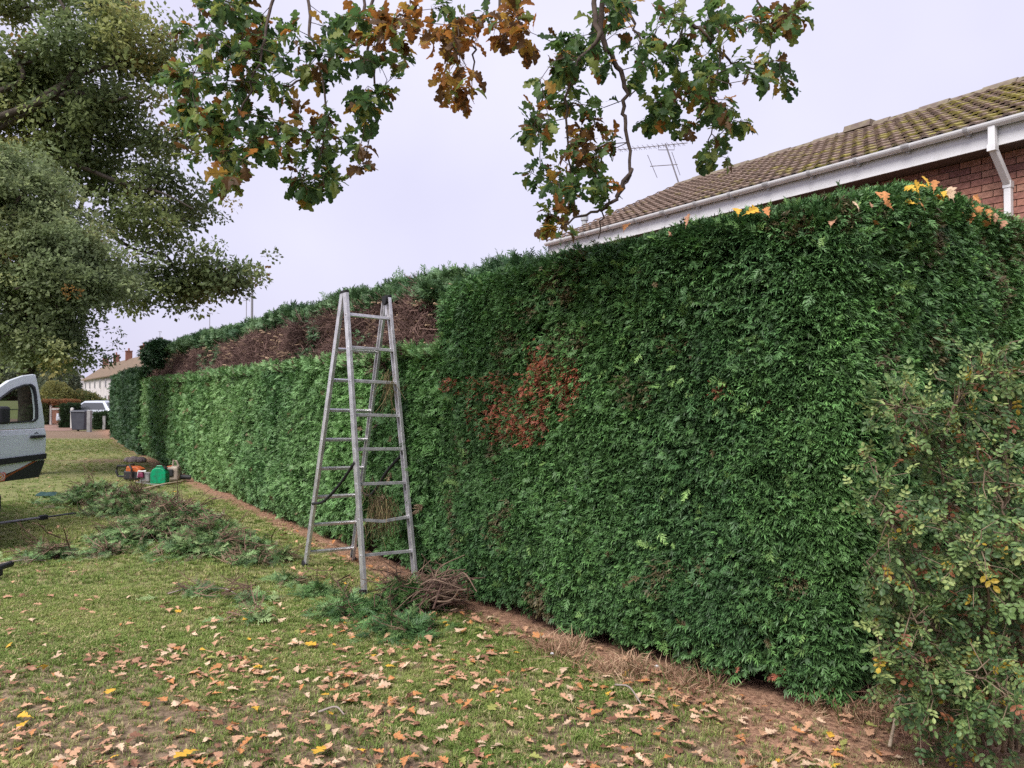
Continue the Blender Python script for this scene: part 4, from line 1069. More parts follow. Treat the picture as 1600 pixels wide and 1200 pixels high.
def oak_tree(name, label, base, trunk_top, trunk_r, ells, ntar, cl_per, cols, size, seed, spread=(.9, .9, .38), limbs=(), cond=None):
    r = np.random.default_rng(seed); base = Vector(base)
    o = thing(name, label, 'tree', base)
    T = []
    vol = np.array([e[3] * e[4] * e[5] for e in ells]) ** .6; pr = vol / vol.sum()
    while len(T) < ntar:
        e = ells[r.choice(len(ells), p=pr)]; d = nrm(r.normal(0, 1, 3)) * r.uniform(.35, 1) ** .5
        q = np.array(e[:3]) + d * np.array(e[3:6])
        if cond is None or cond(q): T.append(q)
    roots = [np.array(base), np.array(base) * .6 + np.array(trunk_top) * .4 + np.array([.1, 0, 0]), np.array(trunk_top)]
    P, par, tips, rmin = grow(roots, T, seed, limbs=limbs)
    b = MB(); rad = skeleton_mesh(b, P[:], par, .024, trunk_r, rmin=rmin)
    b.lathe([(trunk_r * 1.7, -.1), (trunk_r * 1.2, .25), (trunk_r, .9)], base, 10)
    b.build('trunk', M_bark, o, smooth=True)
    C = []; 
    for ti in tips:
        c = P[ti]; sub = P[par[ti]]
        m = int(cl_per * r.uniform(.6, 1.4)); w = r.normal(0, 1, (m, 3)) * np.array(spread) * r.uniform(.7, 1.25)
        q = r.uniform(0, .5, (m, 1)); C.append(c * (1 - q) + sub * q + w * (1 - .4 * q))
    C = np.vstack(C); N = len(C)
    if cond is not None: C = C[[bool(cond(q)) for q in C]]; N = len(C)
    cc = np.array(cols); u = np.clip(fbm(C[:, 0] * .8, C[:, 2] * .8 + C[:, 1] * .5, seed, 3) * 1.7 - .45 + r.normal(0, .16, N), 0, .999)
    fi = u * (len(cc) - 1); i0 = fi.astype(int); q = (fi - i0)[:, None]
    col = (cc[i0] * (1 - q) + cc[np.minimum(i0 + 1, len(cc) - 1)] * q) * r.uniform(.75, 1.25, (N, 1))
    rare = r.uniform(0, 1, (N, 1)) < .012; col = np.where(rare, np.array([.26, .15, .05]), col)
    scatter('crown', C, r.uniform(0, 6.28, (N, 3)) * np.array([.07, .07, 1]), r.uniform(.75, 1.3, N) * size, r.integers(0, 6, N), col, tree_clumps, o)
    return o
def tuft_mesh(name, seed, n=44, size=.36):
    """A tuft of twig-end leaves: domed top, ragged underside."""
    r = np.random.default_rng(seed); V = []; F = []
    for i in range(n):
        d = nrm(r.normal(0, 1, 3) * np.array([1, 1, .75]) + np.array([0, 0, .35])); p = d * r.uniform(.45, 1) * np.array([1, 1, .62])
        f = nrm(d * .7 + r.normal(0, .55, 3) + np.array([0, 0, -.25])); up = nrm(d * .6 + np.array([0, 0, .9]) + r.normal(0, .35, 3)); s = nrm(np.cross(f, up)); un = np.cross(s, f); L = size * r.uniform(.7, 1.25); o = len(V)
        V += [p, p + f * L * .5 + s * L * .30 + un * L * .06, p + f * L, p + f * L * .5 - s * L * .30 + un * L * .06]; F += [(o, o + 1, o + 2), (o, o + 2, o + 3)]
    return source(name, np_mesh(name, V, F, M_leafi))
tree_clumps = [tuft_mesh('oak_tuft', 260 + i) for i in range(6)]
def pxe(Y, cx, cy, rx, ry, dy, rd):
    c = at(cx, cy, Y + dy); k = (Y + dy) / FPX; return (c.x, Y + dy, c.z, rx * k, rd, ry * k)
Y1 = 21.0
E1 = [pxe(Y1, 20, 30, 190, 160, 0, 2.0), pxe(Y1, 150, 130, 120, 110, -.5, 1.5), pxe(Y1, 190, 235, 110, 80, 0, 1.4), pxe(Y1, 260, 345, 80, 60, .5, 1.2), pxe(Y1, 322, 425, 58, 42, .5, 1.5),
      pxe(Y1, 225, 425, 70, 60, 0, 1.1), pxe(Y1, 90, 240, 120, 90, .5, 1.6), pxe(Y1, -60, 180, 140, 150, 0, 2), pxe(Y1, 215, 60, 45, 60, 0, 1.5)]
def lpx(Y, dy, pts, r0, r1): return {'pts': [np.array(at(x, y, Y + dy)) for x, y in pts], 'r': (r0, r1)}
LIMBS1 = [lpx(Y1, -1.5, [(-110, 215), (0, 178), (70, 150), (102, 124), (135, 108), (180, 95)], .11, .03), lpx(Y1, -1.5, [(102, 124), (112, 95), (95, 60), (100, 20), (70, -30)], .09, .03),
          lpx(Y1, -1.5, [(-20, 145), (30, 120), (20, 80), (45, 40)], .08, .03), lpx(Y1, -.8, [(-60, 250), (60, 240), (120, 258), (190, 285), (250, 300), (300, 325)], .10, .018),
          lpx(Y1, .3, [(0, 300), (120, 330), (200, 385), (260, 400)], .08, .03), lpx(Y1, -1.5, [(102, 140), (140, 146), (165, 155), (195, 148)], .06, .03)]
oak_tree('oak_tree', 'large spreading oak with dark limbs, its long branch reaching towards the hedge', (at(-170, 0, Y1).x, Y1, 0), (at(-120, 260, Y1).x, Y1, at(0, 260, Y1).z), .42, E1, 120, 14,
         [(.12, .165, .07), (.17, .22, .09), (.22, .275, .105), (.30, .33, .12), (.40, .35, .13)], .38, 301, spread=(.52, .52, .17), limbs=LIMBS1)
Y2 = 16.0
E2 = [pxe(Y2, 15, 400, 105, 135, 0, 1.6), pxe(Y2, 95, 450, 62, 90, -.3, 1.2), pxe(Y2, 15, 300, 75, 45, 0, 1.2), pxe(Y2, 60, 530, 88, 42, -.2, 1.3), pxe(Y2, 130, 420, 30, 50, 0, 1.2)]
oak_tree('young_tree', 'rounded lighter green tree standing in front of the large oak, behind the van', (at(38, 0, Y2).x, Y2, 0), (at(34, 480, Y2).x, Y2, at(0, 480, Y2).z), .17, E2, 170, 13,
         [(.18, .235, .115), (.235, .295, .14), (.29, .35, .165), (.34, .37, .16), (.38, .34, .13)], .235, 302, spread=(.36, .36, .24), cond=lambda q: HORIZON - FPX * (q[2] - EYE) / q[1] < 585)

# ------------------------------------------------------------------ oak leaves
LH = [(0, .012), (.12, .02), (.19, .11), (.28, .125), (.34, .06), (.44, .225), (.55, .235), (.60, .11), (.70, .30), (.81, .275), (.86, .14), (.95, .13), (1.0, .05)]
def oak_leaf(name, matl, curl=.3, cup=.25, asym=.0, seed=0, wide=1.0, petiole=.16):
    r = np.random.default_rng(seed); vs = []; fs = []
    k = len(LH)
    for i, (y, w) in enumerate(LH):
        j = 1 + r.uniform(-.12, .12)
        for x in (-w * wide * j, 0, w * wide * (1 + r.uniform(-.15, .15))):
            z = cup * abs(x) * 1.2 - curl * (y - .3) ** 2 + asym * x * y + (.03 * math.sin(y * 9 + seed) * (abs(x) * 4))
            vs.append((x + .08 * asym * y * y, y, z))
    for i in range(k - 1):
        a = i * 3
        for j in (0, 1): fs.append((a + j, a + j + 1, a + 3 + j + 1, a + 3 + j))
    b = MB(); b.add(vs, fs); z0 = vs[1][2]
    b.add([(-.012, 0, z0), (.012, 0, z0), (.008, -petiole, z0 - .03), (-.008, -petiole, z0 - .03)], [(0, 1, 2, 3)])
    me = b.mesh(name, matl, smooth=False); return me
def leafmat(name, c, trans=.56, k=.62, rough=.5):
    return mat(name, c, tuple(x * k for x in c), scale=9, rough=rough, spec=.35, trans=trans)
LG = [leafmat('leaf_deep_green', (.075, .15, .05)), leafmat('leaf_green', (.14, .24, .07)), leafmat('leaf_yellow_green', (.27, .33, .08)),
      leafmat('leaf_bronze', (.18, .095, .035)), leafmat('leaf_orange', (.45, .19, .045)), leafmat('leaf_amber', (.50, .30, .06))]
HANG = [[oak_leaf('oak_leaf', m, curl=(.1, .55, .9)[v], cup=(.1, -.3, .5)[v], asym=(-.3, .2, .4)[v], seed=v + 3 * i) for v in range(3)] for i, m in enumerate(LG)]

# overhanging bough of the oak above the camera
btree_base = Vector((-3.4, -3.2, 0))
big = thing('overhanging_oak', 'oak tree overhead whose leafy boughs hang into the top of the view', 'tree', btree_base)
YO = 4.6
def bp_(px, py, dy=0.): return np.array(at(px, py, YO + dy))
LIMB = [np.array([-3.4, -3.2, 0.]), np.array([-3.3, -3.0, 2.2]), np.array([-3.0, -2.2, 4.2]), np.array([-2.2, 0.0, 5.4]), np.array([-1.3, 2.4, 5.7]), np.array([-.6, 3.9, 5.5])]
b = MB(); b.tube(LIMB, [.36, .28, .22, .15, .10, .06], 10); b.lathe([(.62, -.1), (.45, .25), (.36, .8)], btree_base, 12); trunk = b.build('trunk', M_bark, big, smooth=True)
BR = {   # photo-plane sketches of the boughs: (px, py, depth offset)
 'a': [(440, -190, .2), (430, -60, .1), (415, 40, .0), (395, 110, -.1), (365, 190, -.1), (340, 250, 0)],
 'b': [(470, -180, .3), (478, 0, .2), (487, 60, .1), (505, 140, .1), (505, 210, .0), (490, 285, 0)],
 'c': [(560, -160, .4), (565, 30, .3), (530, 80, .2), (470, 120, .1), (420, 130, 0), (300, 110, -.1)],
 'd': [(600, -150, .4), (575, 40, .3), (580, 100, .2), (590, 170, .2), (570, 245, .2)],
 'e': [(640, -150, .2), (650, 0, .1), (620, 20, .1), (600, 60, 0)],
 'f': [(760, -160, .3), (765, 0, .2), (738, 45, .2), (740, 90, .1), (715, 170, .1)],
 'g': [(775, -150, .3), (780, 20, .2), (790, 60, .2), (815, 50, .2)],
 'h': [(925, -200, .0), (930, 0, -.1), (935, 55, -.1), (905, 90, -.1), (885, 150, -.1), (890, 240, 0), (900, 330, 0)],
 'i': [(930, -200, 0), (940, 40, 0), (960, 90, 0), (980, 145, 0), (975, 190, 0), (988, 262, 0), (970, 300, 0), (945, 330, 0), (935, 372, 0)],
 'j': [(990, -180, .2), (985, 0, .2), (1000, 60, .2), (1005, 110, .1), (985, 148, 0)],
 'k': [(1070, -180, .2), (1070, 20, .2), (1062, 70, .2), (1055, 150, .2)],
 'l': [(1110, -180, .3), (1115, 10, .3), (1125, 40, .3), (1125, 110, .3), (1115, 170, .3), (1110, 230, .3)],
 'm': [(1070, 20, .2), (1110, 60, .25), (1150, 95, .3), (1220, 110, .3)],
 'n': [(1150, -170, .3), (1190, 0, .3), (1240, 15, .3)],
 'o': [(988, 262, 0), (960, 312, 0), (930, 330, 0), (890, 345, 0), (875, 355, 0)],
}
BRW = {k: np.array([bp_(*p) for p in v]) for k, v in BR.items()}
r = np.random.default_rng(77)
def densify(Q, k=5, j=.008):
    Q = catmull(Q, k); Q[1:-1] += r.normal(0, j, (len(Q) - 2, 3)); return Q
bnodes = []
for key, Q in BRW.items():
    start = None
    if key not in 'mo':
        d = [np.linalg.norm(Q[0] - l) for l in LIMB[3:]]; Q = np.vstack([LIMB[3 + int(np.argmin(d))], Q])
    D = densify(Q); n = len(D); r1 = .022 if key in 'hi' else .014
    b = MB(); b.tube(D, list(np.linspace(r1, .0035, n)), 6); b.build('branch', M_bark2, big, smooth=True)
    bnodes.append(D)
BN = np.vstack(bnodes)
# clusters: (px, py, rx, ry, count, palette weights deep/green/yellowgreen/bronze/orange/amber)
G_ = [.36, .38, .15, .06, .02, .03]; YG = [.15, .35, .32, .10, .04, .04]; OR = [.0, .02, .06, .30, .37, .25]; BZ = [.1, .2, .15, .35, .1, .1]
CL = [(350, 40, 75, 55, 20, G_), (300, 110, 40, 40, 8, YG), (345, 140, 70, 60, 20, G_), (330, 215, 50, 50, 12, YG), (360, 255, 35, 30, 7, G_), (415, 200, 50, 40, 10, G_), (440, 60, 50, 45, 10, G_),
      (420, 130, 50, 40, 10, G_), (500, 100, 40, 40, 9, G_), (525, 60, 30, 35, 6, G_), (475, 190, 35, 35, 6, BZ), (510, 215, 30, 40, 6, G_), (490, 280, 40, 30, 11, G_), (470, 295, 25, 14, 4, G_), (455, 230, 25, 25, 4, YG), (268, 108, 22, 16, 4, YG), (285, 175, 22, 28, 6, YG), (350, 285, 22, 16, 4, YG), (395, 235, 40, 25, 6, G_), (385, 60, 40, 40, 8, BZ),
      (575, 130, 30, 45, 9, G_), (600, 90, 45, 35, 9, YG), (560, 180, 22, 35, 5, G_), (567, 240, 18, 26, 4, BZ), (600, 35, 50, 30, 11, [0, .12, .12, .36, .3, .1]), (640, 20, 22, 20, 4, OR),
      (330, 10, 60, 20, 8, G_), (540, 20, 40, 20, 5, YG),
      (690, 55, 26, 16, 5, OR), (725, 55, 30, 26, 6, OR), (715, 130, 35, 45, 11, OR), (735, 15, 26, 14, 3, G_), (690, 8, 24, 10, 2, G_), (800, 40, 32, 34, 10, OR), (815, 70, 22, 16, 3, OR), (805, 5, 22, 10, 2, OR),
      (945, 30, 36, 45, 10, G_), (975, 15, 28, 28, 5, G_), (890, 60, 32, 35, 8, G_), (870, 115, 35, 28, 7, YG), (925, 90, 40, 30, 7, G_), (850, 190, 38, 40, 9, G_), (905, 160, 40, 36, 8, G_), (925, 210, 32, 40, 8, BZ),
      (860, 270, 40, 36, 9, G_), (920, 275, 34, 34, 8, G_), (870, 320, 24, 22, 4, BZ), (870, 350, 22, 14, 3, [0, .1, .4, .1, .1, .3]), (935, 300, 25, 22, 4, YG), (895, 235, 30, 30, 6, BZ),
      (1010, 70, 36, 32, 6, G_), (1000, 110, 26, 22, 4, G_), (1040, 30, 28, 28, 5, YG), (1065, 90, 40, 45, 9, G_), (1050, 165, 42, 28, 8, G_), (1015, 175, 32, 22, 5, G_), (1075, 130, 30, 30, 5, G_), (1065, 195, 22, 14, 3, YG),
      (1130, 30, 36, 30, 6, G_), (1125, 95, 42, 36, 8, G_), (1170, 40, 34, 28, 6, G_), (1195, 100, 42, 28, 7, G_), (1235, 120, 18, 24, 3, G_), (1210, 35, 28, 28, 5, BZ), (1245, 22, 22, 18, 4, YG), (1120, 165, 36, 30, 7, G_), (1150, 190, 28, 20, 4, G_), (1125, 235, 24, 26, 5, YG), (1105, 130, 24, 24, 4, BZ)]
leaf_rows = []; tw = MB(); NODES = list(BN)
for (cx, cy, rx, ry, n, pal) in CL:
    for i in range(n):
        a = r.uniform(0, 6.28); q = r.uniform(0, 1) ** .5
        c = bp_(cx + rx * .85 * q * math.cos(a), cy + ry * .85 * q * math.sin(a), r.normal(.05, .22))
        q_ = np.array(NODES); j = int(np.argmin(np.linalg.norm(q_ - c, axis=1))); s = q_[j]; NODES.append(c)
        mid = (s + c) / 2 + r.normal(0, .02, 3); tw.tube([s, mid, c], [.003, .0024, .0018], 4, cap=False)
        dirm = nrm(nrm(c - s) + np.array([0, 0, -.35])); m = r.integers(6, 12)
        for k in range(m):
            f = nrm(dirm + r.normal(0, .75, 3)); p0 = c - dirm * r.uniform(0, .06)
            h = np.array([0, 0, 1.]) + r.normal(0, .55, 3) + np.array([0, -.25, 0])
            leaf_rows.append((p0, f, h, r.uniform(.068, .118), r.choice(6, p=np.array(pal) / sum(pal)), r.integers(0, 3)))
tw.build('twigs', M_bark2, big)['kind'] = 'stuff'
Pp = np.array([l[0] for l in leaf_rows]); Ff = np.array([l[1] for l in leaf_rows]); Hh = np.array([l[2] for l in leaf_rows])
Eu, R3 = frames_to_euler(Ff, Hh)
Pp = Pp + Ff * .014
LS = np.array([l[3] for l in leaf_rows])
face_on = np.abs((R3[:, :, 2] * nrm(Pp - np.array([0, 0, EYE]))).sum(1)) * LS / Pp[:, 1]
order = np.argsort(-face_on); single = set(order[:300].tolist())
bulk = MB()
cache = {}
for i, l in enumerate(leaf_rows):
    me = HANG[l[4]][l[5]]
    if i in single:
        o = bpy.data.objects.new('leaf', me); COL.objects.link(o); o.parent = big; o.matrix_parent_inverse = world_mat(big).inverted()
        o.location = Pp[i]; o.rotation_euler = Eu[i]; o.scale = (LS[i],) * 3
    else:
        if me.name not in cache: cache[me.name] = (np.array([v.co for v in me.vertices]), [tuple(p.vertices) for p in me.polygons])
        vv, ff = cache[me.name]; w = (vv * LS[i]) @ R3[i].T + Pp[i]; bulk.add(w, ff, l[4])
o = bulk.build('leaves', LG, big); o['kind'] = 'stuff'

# ------------------------------------------------------------------ fallen leaves
LF = [leafmat('fallen_tan', (.60, .355, .215), .1, .75, .8), leafmat('fallen_pink_brown', (.46, .25, .155), .1, .7, .8), leafmat('fallen_orange', (.56, .25, .095), .1, .7, .8),
      leafmat('fallen_pale', (.66, .48, .33), .1, .8, .8), leafmat('fallen_brown', (.24, .115, .07), .1, .7, .8), leafmat('fallen_yellow', (.70, .42, .05), .15, .8, .7), leafmat('fallen_light_green', (.34, .36, .10), .15, .8, .7)]
FALL = [[oak_leaf('fallen_leaf', m, curl=(.15, .5, -.3, .25)[v], cup=(.3, -.3, .5, .1)[v], asym=(.2, -.3, .35, 0)[v], seed=40 + v + 5 * i, wide=(1, 1.1, .9, 1.2)[v]) for v in range(4)] for i, m in enumerate(LF)]
r = np.random.default_rng(5)
rows_ = []
def try_leaf(x, y, s, ci=None, lift=0.):
    if ci is None: ci = r.choice(7, p=[.37, .25, .10, .14, .105, .02, .015])
    rows_.append((x, y, s, ci, r.integers(0, 4), lift))
cen = []
while len(cen) < 150:
    y = (r.uniform(0, 1) * (7.2 ** 2 - 3.1 ** 2) + 3.1 ** 2) ** .5; x = r.uniform(-.7, .45) * y
    if float(face_dist(np.array([x]), np.array([y]))[0]) > .1 and r.uniform() < sstep(7, 4.2, y) + .08: cen.append((x, y))
while len(cen) < 275:
    y = r.uniform(3.1, 4.8); x = r.uniform(-.7, .5) * y
    if float(face_dist(np.array([x]), np.array([y]))[0]) > .05: cen.append((x, y))
for (x, y) in cen:
    for k in range(r.integers(1, 10)): try_leaf(x + r.normal(0, .14), y + r.normal(0, .14), r.uniform(.038, .08))
for k in range(300):
    y = (r.uniform(0, 1) * (9.5 ** 2 - 3.1 ** 2) + 3.1 ** 2) ** .5; try_leaf(r.uniform(-.7, .45) * y, y, r.uniform(.036, .075))
for k in range(150):
    y = r.uniform(7, 24); try_leaf(r.uniform(-.68, .1) * y, y, r.uniform(.05, .10))
tt = r.uniform(T_STEP - 4, FLEN - 2.2, 150); Pq, Nq = face(tt)
for k in range(150):
    d = abs(r.normal(.22, .25)) - .05; try_leaf(Pq[k, 0] + Nq[k, 0] * d, Pq[k, 1] + Nq[k, 1] * d, r.uniform(.05, .10), r.choice(7, p=[.25, .28, .25, .05, .15, .015, .005]))
# standout leaves seen in the photograph
marked = [((475, 1012), .13, 5, 'bright yellow leaf lying alone on the lawn in front of the ladder'), ((183, 1080), .11, 5, 'golden yellow leaf among tan leaves at the lower left of the lawn'),
          ((318, 1172), .15, 5, 'large amber leaf at the bottom edge of the lawn'), ((515, 1168), .12, 5, 'amber leaf with orange edge near the bottom centre'),
          ((730, 985), .14, 3, 'large pale cream leaf beside the cut twig bundle'), ((757, 988), .11, 6, 'yellow green leaf next to the pale leaf by the twig bundle'),
          ((405, 1115), .07, 5, 'small vivid yellow leaf on the lawn left of centre'), ((30, 822), .0, 6, '')]
rows_ = np.array(rows_); x, y = rows_[:, 0], rows_[:, 1]; fd = face_dist(x, y)
rows_ = rows_[(fd > -.02) & in_view(x, y, .1)]
x, y = rows_[:, 0], rows_[:, 1]
vis = rows_[:, 2] / y ** 1.6; order = np.argsort(-vis)
colname = ['tan', 'pinkish brown', 'orange', 'pale cream', 'dark brown', 'yellow', 'light green']
litter = MB()
def place_leaf(me, loc, rot, s, label, group):
    o = bpy.data.objects.new('fallen_leaf', me); COL.objects.link(o); o.location = loc; o.rotation_euler = rot; o.scale = (s,) * 3
    return tag(o, label, 'leaf', group)
ORD = ['largest', 'second largest', 'third largest', 'fourth largest', 'fifth largest', 'sixth largest', 'seventh largest', 'eighth largest', 'ninth largest', 'tenth largest', 'eleventh largest', 'twelfth largest', 'thirteenth largest', 'fourteenth largest', 'fifteenth largest']
seen_combo = {}
def spot(x, y):
    qx = 800 + FPX * x / y; qy = HORIZON + EYE * FPX / y
    side = ['at the left edge', 'left of the ladder', 'below the ladder', 'in the middle', 'below the hedge', 'near the bush'][int(np.clip((qx - 0) // 230, 0, 5))]
    row = 'along the picture bottom' if qy > 1120 else ('in the lower lawn' if qy > 1040 else ('in the middle lawn' if qy > 960 else 'on the upper lawn'))
    on = 'dry strip' if strip_mask(np.array([x]), np.array([y]))[0] > .5 else ('bare soil' if bare_mask(np.array([x]), np.array([y]))[0] > .5 else 'grass')
    return on, row, side
for rank, i in enumerate(order):
    px_, py_, s, ci, v, lift = rows_[i]; ci = int(ci); v = int(v); gz = float(ground_z(px_, py_))
    rot = (r.normal(0, .17), r.normal(0, .17), r.uniform(0, 6.28)); loc = (px_, py_, gz + .022 + .012 * r.uniform())
    if rank < 255:
        on, row, side = spot(px_, py_); k = (ci, on, row, side); n_ = seen_combo.get(k, 0); seen_combo[k] = n_ + 1
        place_leaf(FALL[ci][v], loc, rot, s, '%s %s leaf on %s %s, %s' % (ORD[min(n_, 14)], colname[ci], on, row, side), 'fallen oak leaves on the lawn')
    else:
        me = FALL[ci][v]
        if me.name not in cache: cache[me.name] = (np.array([q.co for q in me.vertices]), [tuple(p.vertices) for p in me.polygons])
        vv, ff = cache[me.name]; from_e = np.array(Matrix.LocRotScale(Vector((0, 0, 0)), __import__('mathutils').Euler(rot), Vector((1, 1, 1))).to_3x3())
        litter.add((vv * s) @ from_e.T + np.array(loc), ff, ci)
o = litter.build('leaf_litter', LF); o['kind'] = 'stuff'; tag(o, 'smaller fallen oak leaves scattered farther over the lawn', 'leaves')
for (p, s, ci, lab) in marked:
    if not s: continue
    g = on_ground(*p); g.z = float(ground_z(g.x, g.y)) + .035; place_leaf(FALL[ci][3], g, (.14, .08, r.uniform(0, 6)), s * .8, lab, None)
# leaves caught on the hedge top
HT = [(1435, 285, 5), (1455, 280, 5), (1440, 298, 5), (1468, 292, 2), (1482, 292, 5), (1486, 300, 3), (1448, 312, 2), (1475, 300, 5), (1380, 298, 2), (1386, 302, 2), (1365, 312, 1), (1397, 313, 2), (1345, 314, 3), (1370, 330, 2),
      (1300, 340, 1), (1275, 348, 1), (1425, 336, 1), (1515, 322, 2), (1528, 318, 2), (1534, 308, 2), (1540, 332, 2), (1550, 334, 2), (1558, 338, 1), (1520, 336, 2), (1565, 348, 1), (1553, 326, 2),
      (1155, 323, 5), (1165, 322, 5), (1190, 318, 2), (1203, 325, 2), (1073, 342, 1), (1047, 356, 1), (975, 350, 2)]
_px, _py = None, None
tp_ = np.linspace(T_STEP, FLEN, 500); Pt, Nt = face(tp_); pxt = 800 + FPX * Pt[:, 0] / Pt[:, 1]
HT += [(x + int(r.integers(-7, 8)), y + int(r.integers(-5, 9)), c_) for x, y, c_ in list(HT) if x > 1425]; HT.sort(); seen_ht = {}
for i, (px_, py_, ci) in enumerate(HT):
    j = int(np.argmin(np.abs(pxt - px_))); Yd = Pt[j, 1] - .02 + r.uniform(-.03, .05)
    w = at(px_, py_, Yd); hm = float(top_height(tp_[j]))
    rot = (math.radians(45) + r.normal(0, .4), r.normal(0, .4), r.uniform(-.8, .8))
    where = 'by the downpipe' if px_ > 1505 else ('on the hedge shoulder below the brick wall' if px_ > 1335 else 'on the hedge top under the white fascia')
    nm = ['tan', 'brown', 'orange', 'pale cream', 'brown', 'golden yellow'][ci]
    o = place_leaf(FALL[ci][i % 4], w - Vector((0, 0, .04)), rot, r.uniform(.06, .095), '%s %s leaf caught %s, from the left' % (['first', 'second', 'third', 'fourth', 'fifth', 'sixth', 'seventh', 'eighth', 'ninth', 'tenth', 'eleventh', 'twelfth', 'thirteenth', 'fourteenth', 'fifteenth', 'sixteenth', 'seventeenth', 'eighteenth', 'nineteenth', 'twentieth'][seen_ht.get((ci in (1, 4) and 1 or ci, where), 0)], nm, where), 'leaves caught on the hedge top')
    kk = (ci in (1, 4) and 1 or ci, where); seen_ht[kk] = seen_ht.get(kk, 0) + 1
# ------------------------------------------------------------------ aluminium combination ladder
M_lad = mat('ladder_aluminium', (.72, .71, .73), (.48, .47, .49), scale=16, rough=.30, metal=.6, spec=.5, bump=.08, bscale=90)
M_rub = mat('black_rubber', (.018, .018, .02), rough=.7)
RD = Vector((.82, .57, -.035)).normalized()
fl = on_ground(568, 927); top = Vector((-1.452, 6.63, 2.52)); bl = Vector((-1.985, 7.37, .0))
lad = thing('ladder', 'tall aluminium step ladder standing open beside the hedge', 'ladder', (fl + bl) / 2)
def stile(a, c, inner, parent, name='stile', d=.068, w=.027, th=.004):
    """C-channel whose open side faces `inner`."""
    ax = (c - a); L = ax.length; ax.normalize(); X = (inner - ax * inner.dot(ax)).normalized(); Y = ax.cross(X)
    prof = [(0, -d / 2), (w, -d / 2), (w, -d / 2 + .012), (th, -d / 2 + .012), (th, d / 2 - .012), (w, d / 2 - .012), (w, d / 2), (0, d / 2)]
    q = MB(); q.prism([a + X * x + Y * y for x, y in prof], Vector((0, 0, 0)), ax * L); o = q.build(name, M_lad, parent, bevel=.0015)
    return ax, X, Y
W0, W1 = .50, .43
def section(foot, head, n, first, step, bent=None, zr=0.0):
    fr = foot + RD * W0; fr.z = zr; hr = head + RD * W1
    axl, X, Yl = stile(foot, head, RD, lad); axr, X2, Yr = stile(fr, hr, -RD, lad)
    for p_, ax_ in ((foot, axl), (fr, axr)):
        q = MB(); q.box(p_ + ax_ * .012, (.034, .078, .05), (RD, ax_.cross(RD).normalized(), ax_)); q.build('rubber_foot', M_rub, lad)
    Ll = (head - foot).length; Lr = (hr - fr).length
    for k in range(n):
        zt = first + k * step; f = zt / Ll
        a = foot + (head - foot) * f + RD * .004; c = fr + (hr - fr) * f - RD * .004
        q = MB(); dv = (c - a).normalized(); up = Yl.cross(dv).normalized() * -1
        if up.z < 0: up = -up
        pr = [(-.017, -.013), (.017, -.013), (.017, .009), (.010, .013), (-.010, .013), (-.017, .009)]
        def ring(p): return [p + Yl * x + up * y for x, y in pr]
        path_ = [a, c] if k != bent else [a, a.lerp(c, .45) - up * .026, c]
        vs = [v for p in path_ for v in ring(p)]; m = len(pr)
        fs = [(i * m + j, i * m + (j + 1) % m, (i + 1) * m + (j + 1) % m, (i + 1) * m + j) for i in range(len(path_) - 1) for j in range(m)]
        q.add(vs, fs); rg = q.build('rung', M_lad, lad)
        if k == bent: rg['label'] = 'bent rung sagging in the middle'
        for e, sg in ((a, -1), (c, 1)):                                   # riveted collars
            q = MB(); q.lathe([(.011, -.004), (.009, .003)], e + RD * (sg * .005), 8, axis=RD * sg); q.build('rivet', M_lad, rg)
    return fr, hr
fr, hr = section(fl, top, 8, .31, .292, bent=1, zr=-.015)
btop = top + Vector((-.035, .052, .0))
br, bhr = section(bl, btop, 8, .14, .287, zr=-.01)
# hinges at the head
for (a, c, nm) in ((top, btop, 0), (hr, bhr, 1)):
    q = MB(); m = (a + c) / 2; Ud = Vector((-.58, .81, 0))
    q.lathe([(.042, -.012), (.042, .012)], m + RD * (.03 if nm == 0 else -.03) - Vector((0, 0, .03)), 14, axis=RD); h = q.build('hinge', M_rub, lad)
    for p_ in (a, c):
        q = MB(); q.box(p_ + Vector((0, 0, .004)) + RD * (.012 if nm == 0 else -.012), (.034, .074, .022), (RD, Ud, Z3)); q.build('end_cap', M_rub, lad, bevel=.004)
    q = MB(); q.box(m - Vector((0, 0, .09)) + RD * (.02 if nm == 0 else -.02), (.006, .035, .15), (RD, Ud, Z3)); q.build('hinge_plate', M_lad, h)
# restraint straps
def strap(pts, w, name='strap'):
    D = catmull([np.array(p) for p in pts], 8); q = MB(); q.tube(D, w, 6); return q.build(name, M_rub, lad, smooth=True)
def on_leg(foot, head, py):
    f = np.linspace(0, 1, 400); P_ = [foot.lerp(head, k) for k in f]; ys = [HORIZON - FPX * (p.z - EYE) / p.y for p in P_]
    return P_[int(np.argmin(np.abs(np.array(ys) - py)))]
A = on_leg(bl, btop, 787); B_ = on_leg(fl, top, 722)
strap([A, A.lerp(B_, .28) + Vector((0, 0, -.075)), A.lerp(B_, .62) + Vector((.01, 0, -.055)), B_], .013)
A = on_leg(fr, hr, 706); B_ = on_leg(br, bhr, 770)
strap([A, A.lerp(B_, .35) + Vector((0, 0, -.02)), A.lerp(B_, .75) + Vector((0, 0, -.10)), B_], .014)

